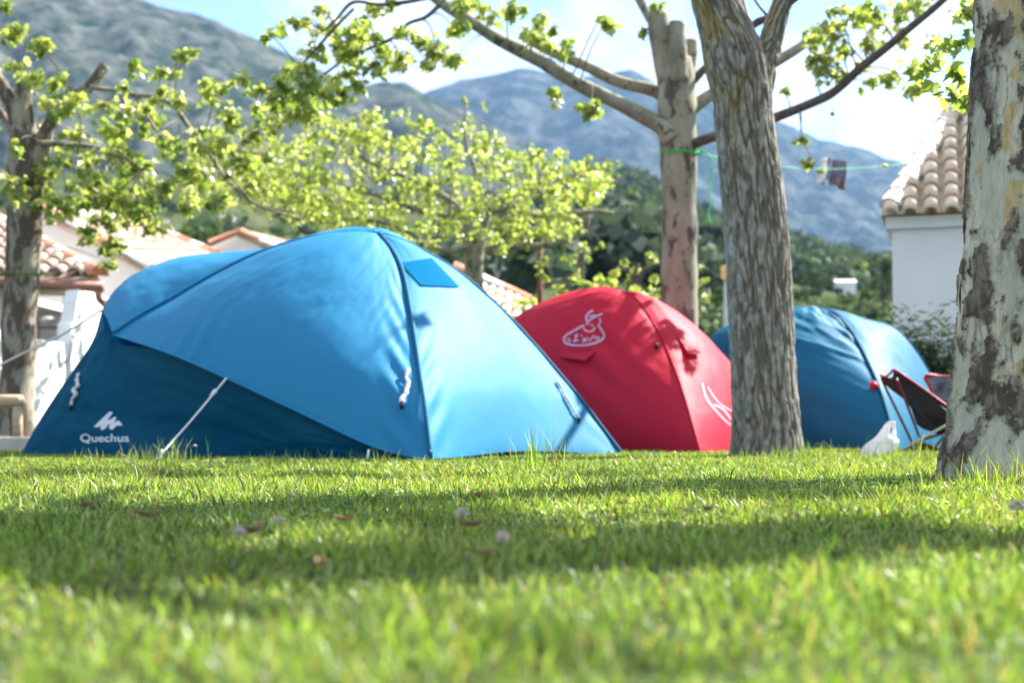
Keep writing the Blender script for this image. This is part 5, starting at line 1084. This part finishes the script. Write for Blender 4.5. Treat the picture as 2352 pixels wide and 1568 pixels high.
def posts():
    Y = 23.0
    m = MB(); m.tube([P(1240, 985, Y), P(1240, 800, Y), P(1241, 566, Y)], [0.055, 0.055, 0.05], 10); tag(m.build('steel_post', MAT['rust'], None, True, at=(P(1240, 985, Y).x, Y, 0)), 'thin rusty post standing behind the red tent under the low plane branches', 'post')
    Yb = 24.0; t = Tree('bare_trunk', (P(1336, 985, Yb).x, Yb, 0), 'dark bare topped trunk right of the rusty post, behind the red tent'); t.limb(PL(Yb, [(1337, 990), (1337, 800), (1335, 660), (1334, 600), (1338, 572)]), RL(Yb, [26, 22, 17, 17, 14]), MAT['bark_dark_limb'], 'trunk', 10, cut=MAT['cut_wood'])
    for px, py, r, n in ((1342, 566, 14, 7), (1330, 580, 10, 4), (1350, 590, 8, 3)): t.cluster(P(px, py, Yb), M(r, Yb), n, 0.12)
    t.finish(MAT['leaf'])
    # log rail fence and edging by the left trunk
    Y = 11.6; root = empty('log_rail', (P(30, 1000, Y).x, Y, 0), 'low rail of round logs at the left edge of the lawn', 'fence')
    m = MB(); m.tube([P(-400, 921, Y), P(-100, 920, Y), P(44, 921, Y), P(52, 921, Y)], [0.055, 0.055, 0.054, 0.046], 14); m.build('rail', MAT['rail_wood'], root, True)
    for x in (40, -260): m = MB(); m.tube([P(x, 1035, Y), P(x, 970, Y), P(x, 932, Y)], 0.042, 12); m.build('post', MAT['rail_wood'], root, True)
    m = MB(); m.box(P(-150, 1023, 10.6), M(480, 10.6), 0.2, M(40, 10.6)); o = m.build('kerb', MAT['concrete'], None, False, at=(P(-150, 1023, 10.6).x, 10.6, 0)); bv = o.modifiers.new('bevel', 'BEVEL'); bv.width = 0.015; bv.segments = 2
    tag(o, 'pale stone kerb edging the lawn at the left under the log rail', 'kerb')
posts()

# ------------------------------------------------------------------ litter and clover on the lawn
def lawn_point(px, py, z=0.0):
    d = ray(px, py); s = (z - CAM_H) / d.z; return Vector((0, 0, CAM_H)) + d * s
def litter():
    for i, (px, py, s, lab) in enumerate(((336, 1185, .05, 'curled brown dead leaf in the shade band at left, nearest the left tent corner'), (578, 1225, .06, 'torn brown dead leaf in the middle of the left lawn'), (790, 1195, .045, 'small brown dead leaf near the middle of the lawn'), (1100, 1142, .05, 'brown dead leaf just above the white clover flower'),
                                        (1080, 1208, .05, 'pinkish brown dead leaf right below the white clover flower'), (1110, 1272, .035, 'pale dead leaf lying below the clover flowers'), (740, 1298, .035, 'pale dry scrap on the left lawn'), (1628, 1172, .035, 'small pinkish dead leaf on the right lawn'), (200, 1162, .04, 'dull brown dead leaf at far left of the lawn'))):
        c = lawn_point(px, py, 0.035); n = 7; vs, fs = [], []; a = random.uniform(0, 6.28); rz = Matrix.Rotation(a, 3, 'Z')
        for j in range(n):
            for k in range(n):
                u, v = k / (n - 1) * 2 - 1, j / (n - 1) * 2 - 1; w = (1 - v * v) ** 0.5 * (0.75 + 0.25 * math.cos(v * 9)) if abs(v) < 1 else 0.0
                s_ = s * 0.42; p = Vector((u * w * 0.6, v, 0.35 * u * u + 0.3 * v * v + 0.15 * noise.noise(Vector((u * 2, v * 2, i))))) * s_; vs.append(c + rz @ p)
        fs = [(j * n + k, j * n + k + 1, (j + 1) * n + k + 1, (j + 1) * n + k) for j in range(n - 1) for k in range(n - 1)]
        tag(mk('dead_leaf', vs, fs, MAT['dry_leaf'], None, True, at=(c.x, c.y, 0)), lab, 'leaf', 'dead leaves on the lawn')
    for px, py, s, lab in ((1060, 1180, .013, 'white clover flower head in the middle of the lawn'), (1155, 1235, .011, 'pale clover flower right of the dead leaf in mid lawn'), (2335, 1165, .016, 'pink clover flower at the right edge below the nearest trunk'), (548, 1222, .011, 'faded clover flower beside the torn dead leaf at left'), (640, 1195, .008, 'tiny white clover flower on the left lawn')):
        c = lawn_point(px, py, 0.055); s *= 0.8; root = empty('clover_flower', (c.x, c.y, 0), lab, 'flower', 'clover flowers in the grass')
        m = MB(); m.tube([Vector((c.x, c.y, 0)), Vector((c.x + .004, c.y, 0.03)), c], 0.0013, 5); m.build('stem', MAT['stem'], root, True)
        h = MB()
        for k in range(70):
            u = Vector(unit(1)[0]); u.z = abs(u.z) * 1.2 - 0.35; u.normalize(); b = c + u * s * 0.35; e = c + u * s; w = u.cross(Vector(unit(1)[0])).normalized() * s * 0.16
            h.add([b - w * .4, b + w * .4, e + w, e + u * s * .12, e - w], [(0, 1, 2, 3, 4)])
        h.build('flower_head', MAT['petal'], root)
litter()

def small_things():
    c = P(447, 1024, 6.6); root = empty('insect', c, 'small brown flying insect hovering in front of the dark tent panel', 'insect')
    m = MB(); m.tube([c + Vector((-.012, 0, -.001)), c + Vector((-.006, 0, .001)), c + Vector((.004, 0, .001)), c + Vector((.011, 0, 0))], [.0015, .0036, .0042, .002], 8); m.build('body', MAT['dry_leaf'], root, True)
    for s in (-1, 1): w = MB(); w.add([c + Vector((0, 0, .003)), c + Vector((-.006, .014 * s, .007)), c + Vector((.001, .016 * s, .008)), c + Vector((.005, .006 * s, .005))], [(0, 1, 2, 3)]); w.build('wing', MAT['cord'], root)
    a, b = P(1912, 222, 10.9), P(1912, 262, 10.9); m = MB(); m.tube([a, b], 0.002, 5); m.tube([b + Vector((0, 0, z)) for z in (.018, .01, 0, -.01, -.018)], [.004, .016, .019, .016, .004], 9); m.build('seed_ball', MAT['dry_leaf'], t3.root, True)
small_things()

# ------------------------------------------------------------------ grass
def grass():
    def density(d): return 15000 if d < 2.2 else (13000 if d < 6.5 else 6500)
    xs, ys = [], []
    for d0, d1, dens in ((0.62, 1.4, 14000), (1.4, 2.6, 14000), (2.6, 4.2, 11000), (4.2, 7.0, 7000), (7.0, 10.5, 4000), (10.5, 15.0, 1400)):
        w = 0.40 * d1 + 0.35; n = int((d1 - d0) * 2 * w * dens); y = RNG.uniform(d0, d1, n); x = RNG.uniform(-w, w, n); k = np.abs(x) < 0.40 * y + 0.35; xs.append(x[k]); ys.append(y[k])
    for d0, d1, dens in ((0.5, 7.0, 5200), (7.0, 15.0, 2200)):   # lawn to both sides of the view
        n = int((d1 - d0) * 16 * dens); y = RNG.uniform(d0, d1, n); x = RNG.uniform(-8, 8, n); k = (np.abs(x) >= 0.40 * y + 0.35) & (np.abs(x) < 0.40 * y + 2.3); xs.append(x[k]); ys.append(y[k])
    xs.append(RNG.uniform(-9, -4.5, 6000)); ys.append(RNG.uniform(9, 14, 6000))
    x = np.concatenate(xs); y = np.concatenate(ys); n0 = len(x)
    # clump field on a coarse grid, looked up per blade
    gx, gy, st = -10.0, 0.0, 0.06; nx, ny = int(20 / st), int(16 / st); G = np.zeros((ny, nx), np.float32); H = np.zeros((ny, nx), np.float32)
    for j in range(ny):
        for i in range(nx):
            X, Yq = gx + i * st, gy + j * st; G[j, i] = noise.fractal(Vector((X * 3.1, Yq * 3.1, 1.5)), 0.8, 2.2, 3); H[j, i] = noise.noise(Vector((X * 1.1, Yq * 1.1, 7.7)))
    ii = np.clip(((x - gx) / st).astype(int), 0, nx - 1); jj = np.clip(((y - gy) / st).astype(int), 0, ny - 1); g = G[jj, ii]; h = H[jj, ii]
    keep = RNG.random(n0) < np.clip(0.86 + 0.8 * g, 0.62, 1.0)
    # none under the tents or inside the trunks
    def inside(poly):
        c = np.zeros(len(x), bool); m = len(poly)
        for a in range(m):
            x1, y1 = poly[a]; x2, y2 = poly[(a + 1) % m]; cond = ((y1 > y) != (y2 > y)) & (x < (x2 - x1) * (y - y1) / (y2 - y1 + 1e-12) + x1); c ^= cond
        return c
    gp = lambda px, Y: (P(px, 1000, Y).x, Y)
    keep &= ~inside([gp(60, 9.4), gp(360, 8.85), gp(980, 7.85), gp(1420, 9.4), (-2.0, 11.0)]); keep &= ~inside([gp(1020, 11.4), gp(1600, 9.9), gp(1790, 11.6), (1.0, 12.9)]); keep &= ~inside([gp(1600, 12.6), gp(2050, 11.15), gp(2200, 12.9), (3.2, 14.2)])
    for c, r in ((pts5[0], 0.2), (p4[0], 0.22)): keep &= (x - c.x) ** 2 + (y - c.y) ** 2 > r * r
    x, y, g, h = x[keep], y[keep], g[keep], h[keep]; n = len(x)
    L = (0.021 + 0.024 * RNG.random(n) ** 1.6) * np.clip(1 + 0.75 * g + 0.25 * h, 0.75, 1.7) * np.where(RNG.random(n) < 0.05, 1.45, 1.0)
    W = (0.0026 + 0.0024 * RNG.random(n)) * np.interp(y, [0.6, 2, 4, 7, 12], [0.9, 1.0, 1.35, 1.7, 2.3])
    L *= np.interp(y, [0.6, 1.3, 3.0, 6.0, 7.5, 14], [0.85, 0.95, 1.0, 0.95, 0.6, 0.55]); lean = RNG.uniform(0.3, 1.32, n)
    # taller tufts
    ex = [(1240, 1085, 40, .25, .13, .10), (1215, 1085, 16, .22, .10, .05), (2130, 1100, 26, .09, .12, .05), (2290, 1120, 60, .14, .16, .06), (2240, 1125, 50, .09, .2, .05), (2330, 1115, 40, .2, .12, .04), (1850, 1050, 130, .13, .2, .09), (1790, 1056, 60, .08, .2, .05), (350, 1058, 60, .14, .16, .05), (410, 1058, 30, .17, .14, .05), (700, 1064, 40, .10, .3, .04), (840, 1064, 20, .12, .08, .04), (880, 1064, 16, .11, .06, .04), (1010, 1068, 40, .07, .2, .03), (1180, 1052, 90, .09, .5, .05),
          (190, 1062, 50, .10, .5, .04), (1490, 1054, 120, .07, .8, .06), (1900, 1052, 100, .09, .6, .06), (2060, 1054, 120, .11, .6, .06), (2110, 1060, 40, .18, .25, .05), (2090, 1056, 14, .2, .3, .05), (1600, 1054, 60, .07, .4, .05), (560, 1064, 60, .08, .5, .04), (520, 1160, 20, .10, .1, .04), (720, 1150, 20, .1, .1, .04), (330, 1100, 26, .1, .12, .05), (960, 1140, 24, .11, .12, .05), (1890, 1130, 24, .08, .1, .04), (620, 1085, 24, .09, .12, .04)]
    for px, py, m, l, sx, sy in ex:
        c = lawn_point(px, py); c = c if c.y < 11 else Vector((P(px, 1000, 9.5).x, 9.5, 0))
        x = np.concatenate([x, c.x + RNG.normal(0, sx * .5, m)]); y = np.concatenate([y, c.y + RNG.normal(0, sy, m)]); L = np.concatenate([L, l * RNG.uniform(0.35, 1.0, m)]); W = np.concatenate([W, RNG.uniform(.003, .0055, m)]); lean = np.concatenate([lean, RNG.uniform(0.05, 0.75, m)]); g = np.concatenate([g, np.full(m, .2)]); h = np.concatenate([h, np.zeros(m)])
    n = len(x); az = RNG.uniform(0, 2 * np.pi, n); fa = RNG.uniform(0, 2 * np.pi, n)
    z0 = np.array([ground_z(a, b) for a, b in zip(x, y)]) - 0.006
    dx, dy = np.cos(az), np.sin(az); wx, wy = np.cos(fa) * W / 2, np.sin(fa) * W / 2
    up = np.sqrt(np.maximum(0.05, 1 - (lean * 0.78) ** 2))
    m1x, m1y, m1z = x + dx * L * lean * 0.22, y + dy * L * lean * 0.22, z0 + L * 0.52 * (0.5 + 0.5 * up); tx, ty, tz = x + dx * L * lean * 0.75, y + dy * L * lean * 0.75, z0 + L * up
    V = np.empty((n, 5, 3), np.float32)
    V[:, 0] = np.stack([x - wx, y - wy, z0], 1); V[:, 1] = np.stack([x + wx, y + wy, z0], 1); V[:, 2] = np.stack([m1x + wx * .85, m1y + wy * .85, m1z], 1); V[:, 3] = np.stack([m1x - wx * .85, m1y - wy * .85, m1z], 1); V[:, 4] = np.stack([tx, ty, tz], 1)
    b = np.arange(n) * 5; loops = np.stack([b, b + 1, b + 2, b + 3, b + 3, b + 2, b + 4], 1).ravel(); tot = np.tile([4, 3], n)
    r = RNG.random((n, 1)); col = np.array([[0.09, 0.19, 0.022]]) * (1 - r) + np.array([[0.27, 0.41, 0.08]]) * r
    yel = np.clip(0.35 + 1.1 * h[:, None] + RNG.normal(0, .25, (n, 1)), 0, 1); col = col * (1 - yel * .5) + np.array([[0.38, 0.46, 0.07]]) * yel * .5
    pale = RNG.random(n) < 0.11; col[pale] = np.array([0.36, 0.46, 0.17]); dry = RNG.random(n) < 0.13; col[dry] = np.array([0.40, 0.33, 0.16]) * RNG.uniform(.6, 1.1, (dry.sum(), 1)); dk = RNG.random(n) < 0.34; col[dk] *= 0.42; br = RNG.random(n) < 0.12; col[br] = col[br] * 1.25 + 0.05
    tint = np.repeat(col.astype(np.float32), 5, axis=0)
    # clover leaves among the blades
    cl = []; 
    for px, py, m, s in ((150, 1093, 60, .12), (520, 1095, 70, .12), (1030, 1085, 90, .14), (1560, 1150, 60, .1), (1240, 1240, 40, .09), (1850, 1140, 50, .08), (800, 1180, 50, .1), (350, 1190, 40, .1), (1450, 1230, 40, .08), (2000, 1130, 40, .1), (640, 1240, 40, .08)):
        c = lawn_point(px, py)
        for k in range(m): cl.append((c.x + random.gauss(0, s), c.y + random.gauss(0, s), random.uniform(.02, .05)))
    cp = np.repeat(np.array(cl, np.float32), 3, axis=0); k = len(cp); a = np.tile([0, 2.09, 4.19], len(cl)) + np.repeat(RNG.uniform(0, 6, len(cl)), 3); tip = np.stack([np.cos(a), np.sin(a), np.full(k, .15)], 1)
    disc = np.array([(0, 0, 0), (0.4, .35, .03), (.42, .8, .05), (0, 1, .0), (-.42, .8, .05), (-.4, .35, .03)], np.float32), np.array([(0, 1, 2), (0, 2, 3), (0, 3, 4), (0, 4, 5)], np.int32)
    v2, f2, t2_ = leaf_cloud(cp, RNG.uniform(.009, .014, k).repeat(1), tip, np.array([[0, 0, 1.0]]) + unit(k) * .3, np.tile(np.array([[.05, .11, .02]]), (k, 1)) * RNG.uniform(.7, 1.5, (k, 1)), disc)
    nv = n * 5; VV = np.concatenate([V.reshape(-1, 3), v2]); loops = np.concatenate([loops, f2.ravel() + nv]); tot = np.concatenate([tot, np.full(len(f2), 3)]); tint = np.concatenate([tint, t2_])
    print('blades', n)
    tag(mk('grass', VV, (loops, tot), MAT['grass'], None, False, tint), 'short sunlit lawn grass with clover in the foreground', 'grass', None, 'stuff')
grass()

# ------------------------------------------------------------------ air between the camp and the mountains
def haze():
    m = bpy.data.materials.new('haze'); m.use_nodes = True; nt = m.node_tree; nt.nodes.clear(); o = nt.nodes.new('ShaderNodeOutputMaterial'); v = nt.nodes.new('ShaderNodeVolumePrincipled')
    v.inputs['Color'].default_value = (0.33, 0.58, 0.96, 1); v.inputs['Density'].default_value = HAZE; v.inputs['Anisotropy'].default_value = 0.3; nt.links.new(v.outputs[0], o.inputs['Volume'])
    b = MB(); b.box((0, 0, 620), 10800, 10800, 1260); tag(b.build('haze', m), kind='stuff')
HAZE = 0.000078
haze()
